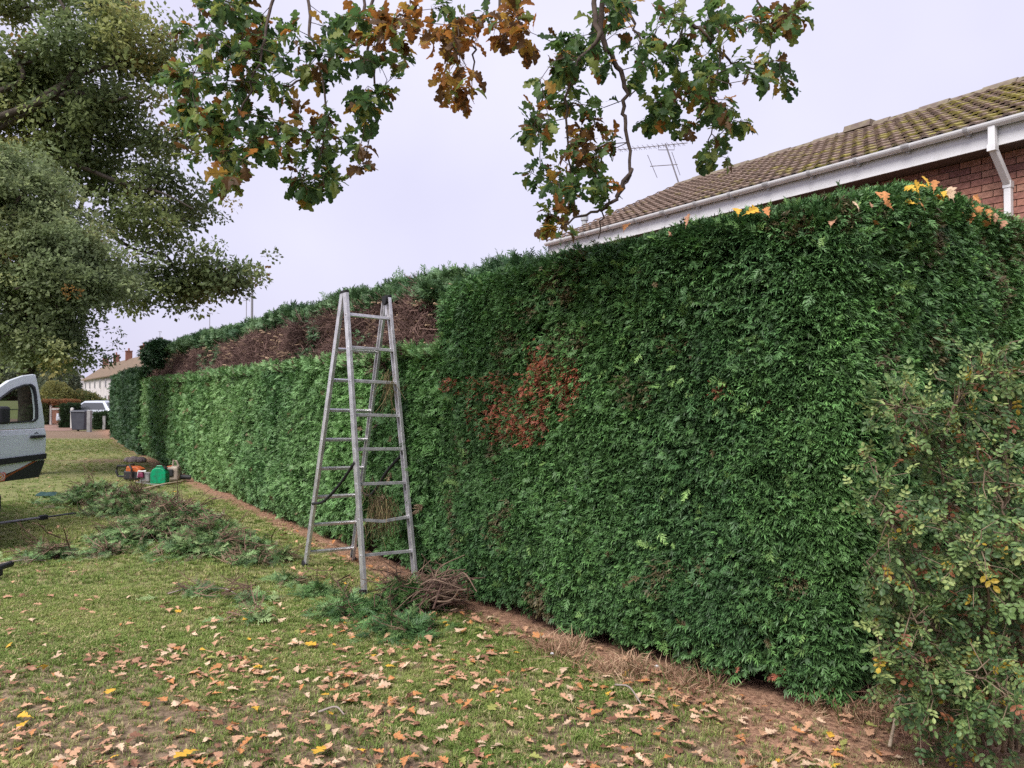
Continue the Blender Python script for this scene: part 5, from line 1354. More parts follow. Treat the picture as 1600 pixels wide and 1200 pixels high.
# dried grass caught on the ladder rungs
r = np.random.default_rng(9)
def hank(px, y0, y1, Yd, n, w, cols):
    q = MB()
    for i in range(n):
        a = at(px + r.normal(0, w * .5), y0 + r.uniform(0, (y1 - y0) * .5), Yd + r.normal(0, .05)); L = r.uniform(.12, .30)
        d = Vector((r.normal(0, .35), r.normal(0, .3), -1)).normalized(); q.tube([a, a + d * L * .5 + Vector(r.normal(0, .015, 3)), a + d * L], [.0025, .002, .001], 3, mi=int(r.integers(0, 3)), cap=False)
    return q
M_hay = [mat('hay_%d' % i, c, rough=.9) for i, c in enumerate([(.22, .17, .08), (.12, .095, .05), (.32, .25, .13)])]
q = hank(598, 772, 850, 6.62, 150, 22, None); 
for i in range(60):
    a = at(590 + r.normal(0, 10), r.uniform(758, 800), 6.65 + r.normal(0, .06)); d = Vector(r.normal(0, 1, 3)).normalized() * r.uniform(.05, .12); q.tube([a - d, a + d], [.003, .002], 3, mi=1, cap=False)
o = q.build('dried_grass_clump', M_hay); tag(o, 'hank of dried grass hanging from the bent ladder rung', 'dried grass'); o['kind'] = 'stuff'
q = hank(607, 575, 640, 6.75, 40, 9, None); o = q.build('dried_grass_clump', M_hay); tag(o, 'wisp of dried grass on the upper ladder rungs', 'dried grass'); o['kind'] = 'stuff'

# ------------------------------------------------------------------ cut branches on the lawn
def cuttings(name, label, blobs, n, twn, seed, greens, hgt=1.0):
    """Heap of cut conifer branches: green sprays and bare twigs."""
    r = np.random.default_rng(seed); tot = sum(b_[4] for b_ in blobs); pos = []; tws = []
    c0 = on_ground(blobs[0][0], blobs[0][1]); o = thing(name, label, 'cuttings', c0)
    def heap(x, y, cx, cy, rx, ry, hh): return hh * np.maximum(0, 1 - ((x - cx) / rx) ** 2 - ((y - cy) / ry) ** 2) ** .7
    for (px, py, rx, hh, w) in blobs:
        g = on_ground(px, py); ry = rx * .9; m = int(n * w / tot)
        a = r.uniform(0, 6.28, m); q = np.clip(np.abs(r.normal(0, .55, m)), 0, 1.25); x = g.x + rx * q * np.cos(a); y = g.y + ry * q * np.sin(a)
        z = ground_z(x, y) + .02 + heap(x, y, g.x, g.y, rx, ry, hh) * r.uniform(.55, 1.1, m) * .9
        pos.append(np.stack([x, y, z], 1))
        m = int(twn * w / tot); a = r.uniform(0, 6.28, m); q = np.abs(r.normal(0, .5, m)); x = g.x + rx * q * np.cos(a); y = g.y + ry * q * np.sin(a)
        tws.append(np.stack([x, y, ground_z(x, y) + .03 + heap(x, y, g.x, g.y, rx, ry, hh) * r.uniform(.7, 1.1, m)], 1))
    pos = np.vstack(pos); N = len(pos); tws = np.vstack(tws); M2 = len(tws)
    f = r.normal(0, 1, (N, 3)) * np.array([1, 1, .35]) + np.array([0, 0, .1]); h = np.array([0, 0, 1.]) + r.normal(0, .5, (N, 3))
    cc = np.array(greens); col = cc[r.integers(0, len(cc), N)] * r.uniform(.75, 1.25, (N, 1))
    scatter('sprays', pos, frames_to_euler(f, h)[0], r.uniform(.07, .17, N), r.integers(0, 4, N), col, longsprays, o)
    f = r.normal(0, 1, (M2, 3)) * np.array([1, 1, .3]); h = r.normal(0, 1, (M2, 3))
    u = r.uniform(0, 1, (M2, 1)); col = np.array([.09, .055, .045]) * u + np.array([.23, .155, .11]) * (1 - u)
    scatter('bare_twigs', tws, frames_to_euler(f, h)[0], r.uniform(.16, .34, M2), r.integers(0, 4, M2), col, twigs, o)
    return o
GR = [(.10, .19, .07), (.15, .27, .095), (.22, .36, .13), (.07, .13, .05), (.26, .36, .15), (.20, .16, .10)]
cuttings('cut_branch_pile', 'long low pile of cut conifer branches between the van and the ladder', [(150, 785, .66, .24, 1.0), (215, 798, .66, .22, 1.0), (270, 838, .70, .32, 1.3), (335, 862, .55, .21, .9), (205, 840, .42, .08, .35)], 12500, 130, 21, GR)
cuttings('cut_branch_pile', 'flattened scatter of cut sprays in front of the long branch pile', [(85, 872, .38, .07, .6), (170, 868, .35, .05, .3), (400, 878, .32, .07, .5), (440, 876, .25, .05, .2)], 800, 26, 22, GR)
cuttings('cut_branch_pile', 'green heap of cut conifer sprays at the ladder foot', [(632, 952, .20, .17, 1.1), (545, 958, .24, .05, .5), (708, 925, .15, .10, .3), (625, 985, .28, .05, .4), (500, 925, .2, .04, .2)], 2000, 30, 23, [(.07, .155, .05), (.11, .22, .065), (.05, .115, .04), (.15, .25, .085)])
cuttings('cut_branch_pile', 'thin strewn cut sprays on the grass left of the ladder', [(395, 938, .2, .03, .5), (310, 928, .25, .03, .4), (450, 908, .25, .04, .4), (400, 972, .2, .03, .3)], 200, 12, 24, GR)
# bundle of bare brown twigs at the ladder foot
r = np.random.default_rng(31); q = MB(); c0 = on_ground(680, 945)
for i in range(150):
    a = at(r.normal(655, 20), r.normal(945, 16), r.normal(5.85, .14)); e = at(r.normal(715, 22), r.normal(915, 14), r.normal(5.75, .15)) if i < 100 else a + Vector(r.normal(0, .18, 3))
    a.z = max(a.z, .03); e.z = max(e.z, .03); m = a.lerp(e, .5) + Vector(r.normal(0, .05, 3)) + Vector((0, 0, .03)); m.z = max(m.z, .03)
    D = catmull([np.array(a), np.array(m), np.array(e)], 4); w = r.uniform(.003, .009); q.tube(D, list(np.linspace(w, w * .5, len(D))), 5, mi=int(r.integers(0, 3)))
M_tw = [mat('cut_twig_%d' % i, c, tuple(k * .6 for k in c), scale=30, rough=.9) for i, c in enumerate([(.12, .07, .055), (.18, .115, .085), (.26, .18, .13)])]
o = q.build('twig_bundle', M_tw); tag(o, 'bundle of bare brown twigs heaped at the hedge foot', 'twigs'); o['kind'] = 'stuff'
# single sticks and twigs
def stick(pts, w, m, label, name='stick', group=None):
    q = MB(); D = catmull([np.array(p) for p in pts], 5); q.tube(D, list(np.linspace(w, w * .6, len(D))), 6); o = q.build(name, m, smooth=True); return tag(o, label, 'stick', group)
M_pale = mat('peeled_stick', (.52, .42, .30), (.42, .32, .22), scale=20, rough=.8); M_grey = mat('grey_twig', (.30, .25, .22), rough=.9)
a, c = on_ground(221, 768), on_ground(288, 754); a.z = c.z = .03
stick([a, a.lerp(c, .5) + Vector((0, 0, .015)), c], .028, M_pale, 'pale straight stick lying in front of the green fuel can')
a, c = on_ground(1385, 1172), on_ground(1404, 1098); a.z = .03; c.z = .12
stick([a, a.lerp(c, .5) + Vector((.01, 0, .03)), c], .008, M_pale, 'thin pale stick leaning on the soil below the bramble bush')
a, c = on_ground(1350, 1082), on_ground(1420, 1075); a.z = .10; c.z = .14
stick([a, a.lerp(c, .5) + Vector((0, 0, .02)), c], .012, M_grey, 'grey fallen branch under the hedge corner')
for i, (p0, p1, lab) in enumerate([((960, 1075), (1000, 1105), 'thin curved grey twig on the dry strip'), ((0, 885), (75, 880), 'long thin grey twig at the left edge of the lawn'), ((325, 925), (375, 935), 'forked brown twig on the grass left of the ladder'), ((265, 932), (330, 922), 'brown twig lying below the long branch pile'), ((500, 1118), (540, 1122), 'short dark twig among leaves on the lawn')]):
    a, c = on_ground(*p0), on_ground(*p1); a.z = c.z = .03; stick([a, a.lerp(c, .45) + Vector((.02, .03, .02)), c], .006, M_grey, lab)
# small pale stones on the dry strip, acorns on the lawn
for i, (px, py, s, lab) in enumerate([(1025, 1046, .016, 'white pebble at the foot of the hedge'), (862, 1026, .013, 'white scrap of stone on the grass edge')]):
    g = on_ground(px, py); b = MB(); b.lathe([(.3, -.5), (.9, -.3), (1, .1), (.6, .5), (.1, .6)], (0, 0, 0), 8); b.v = [(v[0] * s + g.x, v[1] * s * .8 + g.y, v[2] * s * .8 + .03) for v in b.v]
    tag(b.build('pebble', mat('pebble', (.6, .6, .62), rough=.7)), lab, 'stone')
for i, (dx, s) in enumerate(((-12, .10), (-3, .13), (7, .11))):
    g = on_ground(214 + dx, 722); b = MB(); b.lathe([(.5, -.5), (.95, -.3), (1, .1), (.75, .5), (.3, .75)], (0, 0, 0), 9); b.v = [(v[0] * s * 1.3 + g.x, v[1] * s + g.y, v[2] * s + .05) for v in b.v]
    tag(b.build('rubble_stone', mat('rubble', (.28, .23, .23), (.2, .16, .15), scale=15, rough=.9), bevel=.01), ['smaller grey stone of three on the bare soil beyond the tools', 'biggest of three grey stones on the bare soil beyond the tools', 'grey stone nearest the hedge beyond the tools'][i], 'stone')

# ------------------------------------------------------------------ tools on the lawn
M_or = mat('orange_plastic', (.58, .13, .03), (.30, .08, .03), scale=18, rough=.5); M_dk = mat('dark_plastic', (.03, .03, .033), rough=.5); M_gr = mat('grey_casing', (.24, .23, .23), rough=.5); M_st = mat('steel', (.55, .55, .56), rough=.3, metal=.8)
M_grn = mat('green_plastic', (.0, .30, .13), (.02, .17, .09), scale=16, rough=.4); M_bei = mat('beige_plastic', (.42, .34, .27), (.22, .18, .15), scale=8, rough=.55)
g = on_ground(251, 757)
can = thing('fuel_can', 'bright green plastic fuel can on the grass among the tools', 'fuel can', g)
b = MB(); prof = [(-.135, 0), (.135, 0), (.145, .05), (.145, .20), (.11, .265), (.05, .30), (-.05, .30), (-.11, .265), (-.145, .20), (-.145, .05)]
b.prism([Vector((g.x + x, g.y, z + .02)) for x, z in prof], (0, -.09, 0), (0, .09, 0)); b.build('body', M_grn, can, bevel=.02)
b = MB(); b.tube([(g.x - .07, g.y, .305), (g.x - .05, g.y, .345), (g.x + .03, g.y, .345), (g.x + .05, g.y, .305)], .014, 6); b.build('handle', M_grn, can)
b = MB(); b.lathe([(.035, 0), (.035, .05)], (g.x + .09, g.y, .285), 10, axis=(.5, 0, 1)); b.build('cap', M_dk, can)
g = on_ground(204, 752)
saw = thing('chainsaw', 'orange and black chainsaw lying on the grass', 'chainsaw', g)
b = MB(); b.box((g.x + .07, g.y, .13), (.30, .20, .18)); b.build('engine_housing', M_dk, saw, bevel=.03)
b = MB(); b.prism([Vector((g.x + x, g.y, z)) for x, z in ((-.04, .20), (.24, .17), (.26, .24), (.16, .29), (-.02, .30))], (0, -.10, 0), (0, .10, 0)); b.build('top_cover', M_or, saw, bevel=.02)
b = MB(); b.tube([(g.x + .10, g.y - .13, .06), (g.x + .10, g.y - .14, .25), (g.x + .05, g.y - .12, .32), (g.x + .02, g.y + .10, .33), (g.x + .02, g.y + .12, .1)], .018, 7); b.build('front_handle', M_dk, saw)
b = MB(); b.tube([(g.x - .06, g.y, .30), (g.x - .24, g.y, .30), (g.x - .26, g.y, .20), (g.x - .22, g.y, .10), (g.x - .02, g.y, .09)], .022, 7); b.build('rear_handle', M_dk, saw)
b = MB(); b.prism([Vector((g.x + x, g.y, z)) for x, z in ((.20, .06), (.55, .03), (.62, .055), (.60, .085), (.55, .095), (.20, .14))], (0, -.012, 0), (0, .004, 0)); b.build('guide_bar', M_st, saw)
g = on_ground(226, 756)
trm = thing('hedge_trimmer', 'hedge trimmer with long steel blade lying before the green can', 'hedge trimmer', g)
b = MB(); b.box((g.x, g.y + .1, .12), (.20, .18, .18), taper=.75); b.build('motor', M_gr, trm, bevel=.03)
b = MB(); b.box((g.x - .06, g.y + .02, .17), (.13, .10, .10), taper=.7); b.build('pull_start', mat('plum_plastic', (.16, .02, .06), rough=.5), trm, bevel=.02)
b = MB(); b.tube([(g.x - .12, g.y + .02, .12), (g.x - .10, g.y, .24), (g.x + .04, g.y, .24)], .018, 6); b.build('handle', mat('white_handle', (.6, .6, .6), rough=.5), trm)
e0, e1 = Vector((g.x - .05, g.y - .18, .06)), on_ground(256, 762) + Vector((0, 0, .04)); d = (e1 - e0).normalized(); sd_ = d.cross(Z3)
b = MB(); b.box((e0 + e1) / 2, ((e1 - e0).length, .05, .012), (d, sd_, Z3)); bl_ = b.build('blade', M_st, trm)
for k in range(9):
    b = MB(); c = e0.lerp(e1, (k + .5) / 9); b.box(c - sd_ * .04, (.018, .05, .010), (d, sd_, Z3)); b.build('tooth', M_st, bl_)
g = on_ground(273, 753)
blw = thing('leaf_blower', 'beige and orange power blower standing beside the green can', 'leaf blower', g)
b = MB(); b.box((g.x, g.y, .17), (.26, .24, .28), taper=.82); b.build('casing', M_bei, blw, bevel=.04)
b = MB(); b.box((g.x - .03, g.y - .125, .19), (.13, .03, .13)); b.build('grille', M_dk, blw, bevel=.01)
b = MB(); b.prism([Vector((g.x + x, g.y, z)) for x, z in ((-.16, .22), (-.04, .22), (-.02, .32), (-.10, .31))], (0, -.09, 0), (0, .09, 0)); b.build('cover', M_or, blw, bevel=.015)
b = MB(); b.tube([(g.x - .02, g.y, .30), (g.x - .01, g.y, .42), (g.x + .05, g.y, .40), (g.x + .09, g.y, .30)], .020, 7); b.build('handle', M_bei, blw)
b = MB(); b.lathe([(.05, 0), (.045, .18)], (g.x + .12, g.y + .02, .1), 10, axis=(1, .2, -.1)); b.build('outlet', M_dk, blw)
# long-reach trimmer shaft and the black grip at the left edge
a, c = on_ground(-40, 829), on_ground(118, 807); a.z = c.z = .05; d = (c - a).normalized(); sd_ = d.cross(Z3)
pole = thing('pole_trimmer', 'long grey pole trimmer lying on the grass at the left edge', 'pole trimmer', a)
b = MB(); b.tube([a, a.lerp(c, .68)], .016, 8); b.build('shaft', M_alu, pole)
b = MB(); b.box(a.lerp(c, .83), ((c - a).length * .34, .045, .014), (d, sd_, Z3)); bl_ = b.build('blade', M_dk, pole)
for k in range(12):
    q = a.lerp(c, .68 + .32 * (k + .5) / 12); b = MB(); b.box(q + sd_ * .035, (.016, .04, .010), (d, sd_, Z3)); b.build('tooth', M_dk, bl_)
b = MB(); b.box(a.lerp(c, .67), (.10, .06, .06), (d, sd_, Z3)); b.build('gearbox', M_dk, pole, bevel=.01)
a, c = on_ground(-30, 912), on_ground(21, 897); a.z = .09; c.z = .10
grp = thing('tool_grip', 'black tool handle poking in at the left edge of the lawn', 'tool handle', a)
d = (c - a).normalized(); b = MB(); b.tube([a, a.lerp(c, .5), c], [.03, .026, .028], 8); b.build('handle', M_dk, grp, smooth=True)
b = MB(); b.box(a.lerp(c, .45) - Z3 * .035, (.16, .06, .08), (d, d.cross(Z3), Z3)); b.build('trigger_guard', M_dk, grp, bevel=.015)
g = on_ground(78, 776); b = MB(); r = np.random.default_rng(3); n = 9; vs = []
for i in range(n):
    for j in range(5): vs.append((g.x + (i / 8 - .5) * .30 + r.normal(0, .01), g.y + (j / 4 - .5) * .30, .03 + .05 * r.uniform() * math.sin(math.pi * j / 4)))
b.add(vs, [(i * 5 + j, i * 5 + j + 1, i * 5 + j + 6, i * 5 + j + 5) for i in range(n - 1) for j in range(4)]); o = b.build('plastic_sack', mat('teal_sack', (.03, .07, .065), rough=.5)); sm = o.modifiers.new('t', 'SOLIDIFY'); sm.thickness = .01
tag(o, 'small crumpled dark teal sack behind the branch pile', 'sack')

# ------------------------------------------------------------------ van with its open door
M_van = mat('silver_blue_paint', (.76, .82, .86), rough=.3, metal=.1, spec=.5, coat=.8); M_trim = mat('black_trim', (.028, .029, .032), rough=.55)
M_glass = bpy.data.materials.new('tinted_glass'); M_glass.use_nodes = True; t = M_glass.node_tree; t.nodes.clear()
out = t.nodes.new('ShaderNodeOutputMaterial'); gl = t.nodes.new('ShaderNodeBsdfGlossy'); gl.inputs['Roughness'].default_value = .02; tr = t.nodes.new('ShaderNodeBsdfTransparent'); tr.inputs['Color'].default_value = (.40, .45, .44, 1)
fz = t.nodes.new('ShaderNodeFresnel'); fz.inputs['IOR'].default_value = 1.5; mx = t.nodes.new('ShaderNodeMixShader'); t.links.new(fz.outputs[0], mx.inputs[0]); t.links.new(tr.outputs[0], mx.inputs[1]); t.links.new(gl.outputs[0], mx.inputs[2]); t.links.new(mx.outputs[0], out.inputs[0])
rear = Vector((at(71, 640, 9.8).x, 9.8, 0)); DD = Vector((.17, .985, 0)).normalized(); hinge = rear - DD * 1.06
DO = Vector((DD.y, -DD.x, 0))                                    # outward (towards us)
th = math.radians(60); BD = Vector((DD.x * math.cos(th) - DD.y * math.sin(th), DD.x * math.sin(th) + DD.y * math.cos(th), 0)); BO = Vector((BD.y, -BD.x, 0))
van = thing('van', 'silver blue van with its front door open at the left edge', 'van', hinge)
def dp(a, z, o=0.): 
    lean = -.16 * max(0, z - 1.22) ** 1.4 + .03 * math.sin(min(1, max(0, (z - .6) / .6)) * math.pi)
    return hinge + DD * a + DO * (lean + o) + Z3 * z
# door outline (rear side right, a = 1.06)
inner = [(.10, 1.30), (.22, 1.44), (.40, 1.60), (.60, 1.71), (.78, 1.765), (.90, 1.775), (.945, 1.74), (.955, 1.66), (.95, 1.45), (.935, 1.34), (.89, 1.305), (.5, 1.30)]
outer = [(-.02, 1.22), (.12, 1.46), (.34, 1.69), (.58, 1.82), (.80, 1.885), (.96, 1.905), (1.005, 1.90), (1.02, 1.75), (1.045, 1.50), (1.058, 1.30), (1.06, 1.22), (.5, 1.22)]
b = MB(); vs = [dp(*p) for p in inner] + [dp(*p) for p in outer]; n = len(inner)
b.add(vs, [(i, (i + 1) % n, n + (i + 1) % n, n + i) for i in range(n)])
lower = []
zs = [1.22, 1.15, 1.0, .86, .72, .60]
re_ = [1.06, 1.062, 1.055, 1.04, 1.0, .965]
for i in range(9):
    lower.append([dp(-.02 + (re_[k] + .02) * i / 8, zs[k], .012 if k == 1 else 0) for k in range(6)])
vs = [p for c_ in lower for p in c_]; b.add(vs, [(i * 6 + j, i * 6 + j + 1, i * 6 + j + 7, i * 6 + j + 6) for i in range(8) for j in range(5)])
door = b.build('door', M_van, van, smooth=False); sm = door.modifiers.new('thickness', 'SOLIDIFY'); sm.thickness = .06; sm.offset = -1 
bv = door.modifiers.new('bevel', 'BEVEL'); bv.width = .012; bv.segments = 2; bv.limit_method = 'ANGLE'; bv.angle_limit = math.radians(50)
b = MB(); cx_, cz_ = .55, 1.5; k1 = [(cx_ + (a - cx_) * 1.0, cz_ + (z - cz_) * 1.0) for a, z in inner]; k0 = [(cx_ + (a - cx_) * .94, cz_ + (z - cz_) * .93) for a, z in inner]
b.add([dp(a, z, .004) for a, z in k0] + [dp(a, z, .006) for a, z in k1], [(i, (i + 1) % n, n + (i + 1) % n, n + i) for i in range(n)]); o = b.build('window_seal', M_trim, door); sm = o.modifiers.new('t', 'SOLIDIFY'); sm.thickness = .03; sm.offset = 0
b = MB(); b.add([dp(a, z, -.006) for a, z in k0], [tuple(range(n))[::-1]]); b.build('window', M_glass, door)
b = MB(); b.prism([dp(a, z, .004) for a, z in ((-.02, .80), (-.02, .875), (1.035, .90), (1.03, .83))], DO * 0, DO * .022); b.build('rub_strip', M_trim, door, bevel=.006)
b = MB(); b.prism([dp(a, z, .002) for a, z in ((.78, 1.115), (.80, 1.135), (1.0, 1.135), (1.02, 1.115), (1.0, 1.10), (.80, 1.10))], DO * .01, DO * .04); h_ = b.build('door_handle', M_trim, door, bevel=.006)
b = MB(); b.lathe([(.06, -.01), (.055, .002)], dp(.90, 1.115, .004), 16, axis=DO); b.build('handle_recess', M_trim, h_)
# lower graphics: dark wrap, orange stripe, round-cornered icon and blue roundel
def decal(name, poly, m, o=.003, parent=door):
    b = MB(); b.prism([dp(a, z, o) for a, z in poly], DO * 0, DO * .0015); return b.build(name, m, parent)
decal('dark_wrap', [(.10, .605), (.962, .605), (1.0, .72), (1.03, .815), (.93, .815)], mat('charcoal_wrap', (.03, .033, .036), rough=.5), .0035)
decal('orange_stripe', [(.28, .615), (.34, .610), (.90, .815), (.84, .815)], mat('rust_stripe', (.30, .09, .03), rough=.5), .006)
def rrect(cx, cz, w, h, rr):
    o = []
    for (sx, sz, a0) in ((1, 1, 0), (-1, 1, 90), (-1, -1, 180), (1, -1, 270)):
        for k in range(5):
            an = math.radians(a0 + 22.5 * k); o.append((cx + sx * (w / 2 - rr) + rr * math.cos(an), cz + sz * (h / 2 - rr) + rr * math.sin(an)))
    return o
ic, iz = .36, .665
decal('social_icon', rrect(ic, iz, .15, .105, .03), mat('icon_gradient', (.75, .10, .22), (.85, .32, .05), scale=7, rough=.4), .009)
M_wh = mat('icon_white', (.75, .75, .75), rough=.4)
def ringdecal(name, po, pi_, m, o):
    b = MB(); k = len(po); b.add([dp(a, z, o) for a, z in po] + [dp(a, z, o) for a, z in pi_], [(i, (i + 1) % k, k + (i + 1) % k, k + i) for i in range(k)]); ob = b.build(name, m, door); s_ = ob.modifiers.new('t', 'SOLIDIFY'); s_.thickness = .0015
ringdecal('icon_outline', rrect(ic, iz, .115, .08, .024), rrect(ic, iz, .095, .065, .02), M_wh, .012)
circ = lambda a, z, rx, rz: [(a + rx * math.cos(k * math.pi / 8), z + rz * math.sin(k * math.pi / 8)) for k in range(16)]
ringdecal('icon_lens', circ(ic, iz, .032, .022), circ(ic, iz, .020, .014), M_wh, .012)
decal('blue_icon', circ(.17, iz, .075, .05), mat('icon_blue', (.03, .10, .28), rough=.4), .009)
# mirror
b = MB(); c = dp(.20, 1.40, .16); b.box(c, (.16, .17, .21), (DD, DO, Z3)); b.box(dp(.14, 1.34, .06), (.06, .14, .06), (DD, DO, Z3)); b.build('mirror', M_trim, door, bevel=.035)
b = MB(); b.box(c + DD * .082, (.006, .13, .16), (DD, DO, Z3)); b.build('mirror_glass', mat('mirror_glass', (.6, .62, .64), rough=.03, metal=1.0), door)
# van body beyond the frame: side profile swept across its width
def vp(a, z, o=0.): return hinge - BD * 0 + BD * a - BO * o + Z3 * z
prof = [(-1.0, .38), (-1.02, .72), (-.92, .95), (-.15, 1.14), (.30, 1.62), (.62, 1.86), (1.0, 1.93), (2.9, 1.93), (3.02, 1.75), (3.08, .9), (3.06, .42)]
b = MB(); b.prism([vp(a, z) for a, z in prof], -BO * .02, -BO * 1.72); body = b.build('body', M_van, van, bevel=.07)
b = MB(); b.prism([vp(a, z) for a, z in ((.02, .62), (-.0, 1.22), (.35, 1.68), (.62, 1.84), (1.02, 1.84), (1.02, .62))], BO * 0, -BO * .03); b.build('door_opening', M_trim, van)
b = MB(); b.prism([vp(a, z) for a, z in ((1.25, 1.3), (1.25, 1.78), (2.1, 1.78), (2.1, 1.3))], BO * -.012, -BO * .03); b.build('side_window', M_pane, van)
b = MB(); b.add([vp(-.14, 1.17, .12), vp(-.14, 1.17, 1.60), vp(.30, 1.66, 1.55), vp(.30, 1.66, .17)], [(0, 1, 2, 3)]); b.v = [tuple(Vector(v) - BD * .05 + Z3 * .03) for v in b.v]; b.build('windscreen', M_pane, van)
for a in (-.45, 2.30):
    for o_ in (.10, 1.62):
        c = vp(a, .32, o_); b = MB(); b.lathe([(.29, -.1), (.32, -.06), (.32, .06), (.29, .1)], c, 22, axis=BO); w = b.build('wheel', mat('van_tyre', (.02, .02, .02), rough=.9), van)
        b = MB(); b.lathe([(.19, -.105), (.19, .105)], c, 16, axis=BO); b.build('rim', M_alu, w)
for o_ in (.25, 1.45):
    b = MB(); b.box(vp(-1.0, .78, o_), (.10, .36, .20), (BD, BO, Z3)); b.build('headlight', mat('headlamp', (.6, .6, .62), rough=.1), van, bevel=.03)
b = MB(); b.box(vp(-1.03, .5, .86), (.10, 1.66, .22), (BD, BO, Z3)); b.build('bumper', M_trim, van, bevel=.04)
b = MB(); b.box(vp(-1.0, .78, .86), (.08, .7, .14), (BD, BO, Z3)); b.build('grille', M_trim, van, bevel=.01)

# ------------------------------------------------------------------ bramble-like rose bush at the right
r = np.random.default_rng(55)
bush_o = thing('rose_bush', 'straggly rose bush with small green and yellowing leaves at the right edge', 'bush', (2.15, 3.45, 0))
M_cane = mat('rose_cane', (.13, .09, .065), (.24, .18, .12), scale=18, rough=.85)
canes = []
def rp(px, py, Y): return np.array(at(px, py, Y))
specs = [((1500, 1160, 3.5), (1440, 900, 3.4), (1365, 770, 3.25)), ((1510, 1165, 3.5), (1420, 980, 3.35), (1355, 880, 3.2)), ((1520, 1160, 3.5), (1400, 860, 3.35), (1370, 720, 3.3)), ((1530, 1160, 3.5), (1480, 800, 3.4), (1440, 650, 3.35)),
         ((1540, 1160, 3.5), (1520, 780, 3.4), (1500, 600, 3.4)), ((1560, 1165, 3.5), (1570, 760, 3.4), (1575, 530, 3.4)), ((1580, 1165, 3.5), (1620, 780, 3.4), (1610, 560, 3.4)), ((1550, 1160, 3.4), (1480, 1000, 3.2), (1420, 960, 3.05)),
         ((1540, 1165, 3.4), (1540, 950, 3.15), (1530, 850, 3.0)), ((1570, 1170, 3.4), (1600, 930, 3.1), (1590, 830, 3.0)), ((1500, 1160, 3.5), (1410, 1060, 3.3), (1375, 960, 3.2)), ((1520, 1165, 3.4), (1470, 1110, 3.15), (1450, 1080, 3.05)),
         ((1590, 1170, 3.4), (1650, 1000, 3.2), (1640, 700, 3.3)), ((1480, 700, 3.4), (1400, 640, 3.3), (1425, 632, 3.3)), ((1470, 700, 3.35), (1510, 600, 3.35), (1600, 585, 3.3)), ((1560, 1170, 3.3), (1560, 1080, 3.0), (1520, 1050, 2.95)),
         ((1600, 1100, 3.3), (1560, 900, 3.15), (1480, 830, 3.1)), ((1530, 1160, 3.5), (1500, 900, 3.4), (1450, 740, 3.35)), ((1540, 1160, 3.4), (1420, 900, 3.2), (1390, 800, 3.15)), ((1560, 1160, 3.4), (1580, 860, 3.2), (1520, 700, 3.25)), ((1500, 1150, 3.4), (1440, 1040, 3.2), (1380, 1020, 3.15))]
sm_ = []
for (a, m, e) in specs:
    D = catmull([rp(*a), rp(*m), rp(*e)], 10); D += r.normal(0, .012, D.shape) * np.linspace(0, 1, len(D))[:, None]; D[:, 2] = np.maximum(D[:, 2], 0.0)
    q = MB(); q.tube(D, list(np.linspace(.009, .003, len(D))), 5); q.build('cane', M_cane, bush_o, smooth=True); canes.append(D)
    for i in range(4, len(D)):
        for k in range(2):
            d = nrm(r.normal(0, 1, 3) + np.array([0, -.4, .15])); L = r.uniform(.07, .22); S = [D[i], D[i] + d * L * .5 + r.normal(0, .015, 3), D[i] + d * L + np.array([0, 0, -.02])]
            sm_.append(S)
q = MB()
for S in sm_: q.tube(S, [.0028, .002, .0013], 4, cap=False)
q.build('side_twigs', M_cane, bush_o)['kind'] = 'stuff'
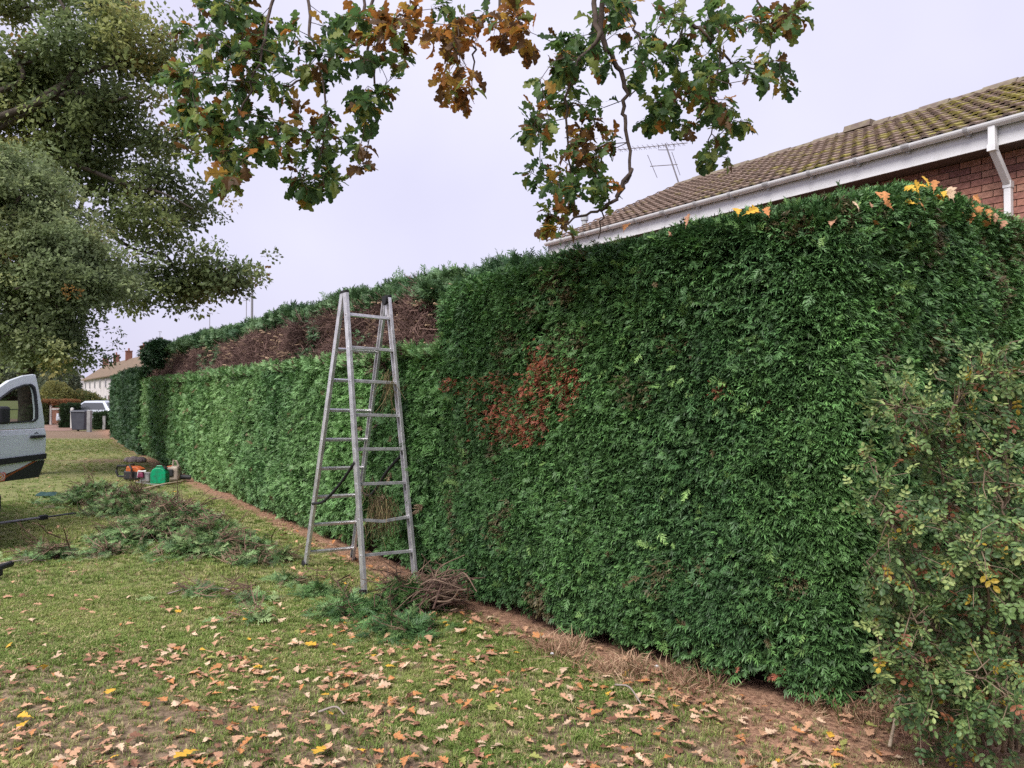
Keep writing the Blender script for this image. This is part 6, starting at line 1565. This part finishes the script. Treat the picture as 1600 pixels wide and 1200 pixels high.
def rose_leaf(name, m, seed):
    r_ = np.random.default_rng(seed); b = MB()
    b.add([(-.01, 0, 0), (.01, 0, 0), (.006, 1, -.06), (-.006, 1, -.06)], [(0, 1, 2, 3)])
    for (y, sd, an) in ((.35, 1, 65), (.38, -1, 65), (.68, 1, 58), (.70, -1, 58), (.98, 0, 0)):
        L = r_.uniform(.38, .48) * (1.15 if sd == 0 else 1); a_ = math.radians(an) * sd; d = np.array([math.sin(a_), math.cos(a_), r_.normal(-.1, .2)]); s_ = np.array([math.cos(a_), -math.sin(a_), r_.normal(0, .2)]); o_ = np.array([0, y, -.06 * y])
        pts = [o_, o_ + d * L * .3 + s_ * L * .27, o_ + d * L * .68 + s_ * L * .28, o_ + d * L, o_ + d * L * .68 - s_ * L * .28, o_ + d * L * .3 - s_ * L * .27, o_ + d * L * .5 + np.array([0, 0, -.05])]
        b.add(pts, [(0, 1, 6), (1, 2, 6), (2, 3, 6), (3, 4, 6), (4, 5, 6), (5, 0, 6)])
    return b.mesh(name, m)
RM = [leafmat('rose_dark', (.075, .14, .05), .18), leafmat('rose_green', (.17, .27, .09), .18), leafmat('rose_pale', (.32, .40, .14), .18), leafmat('rose_yellow', (.50, .36, .05), .25), leafmat('rose_rust', (.30, .12, .06), .25)]
ROSE = [[rose_leaf('rose_leaf', m, i * 3 + k) for k in range(3)] for i, m in enumerate(RM)]
rl = []
for S in sm_:
    for k in range(6):
        if r.uniform() < .88: rl.append((S[1] + (S[2] - S[1]) * r.uniform(0, 1.05), nrm((S[2] - S[0]) + r.normal(0, .12, 3)), r.choice(5, p=[.36, .38, .19, .03, .04])))
Pp = np.array([q_[0] for q_ in rl]); N = len(rl); Eu, R3 = frames_to_euler(np.array([q_[1] for q_ in rl]), np.array([0, -.45, .9]) + r.normal(0, .5, (N, 3))); S_ = r.uniform(.036, .068, N)
Pp[:, 2] = np.maximum(Pp[:, 2], .04)
px_, py_ = px_of(Pp); vis = S_ / Pp[:, 1] * np.abs((R3[:, :, 2] * nrm(Pp - np.array([0, 0, EYE]))).sum(1)) * (px_ < 1600) * (py_ < 1200); order = np.argsort(-vis); single = set(order[:300].tolist()); bulk = MB()
for i, q_ in enumerate(rl):
    me = ROSE[q_[2]][i % 3]
    if i in single:
        o = bpy.data.objects.new('leaf', me); COL.objects.link(o); o.parent = bush_o; o.matrix_parent_inverse = world_mat(bush_o).inverted(); o.location = Pp[i]; o.rotation_euler = Eu[i]; o.scale = (S_[i],) * 3
    else:
        if me.name not in cache: cache[me.name] = (np.array([v.co for v in me.vertices]), [tuple(p.vertices) for p in me.polygons])
        vv, ff = cache[me.name]; bulk.add((vv * S_[i]) @ R3[i].T + Pp[i], ff, q_[2])
o = bulk.build('leaves', RM, bush_o); o['kind'] = 'stuff'
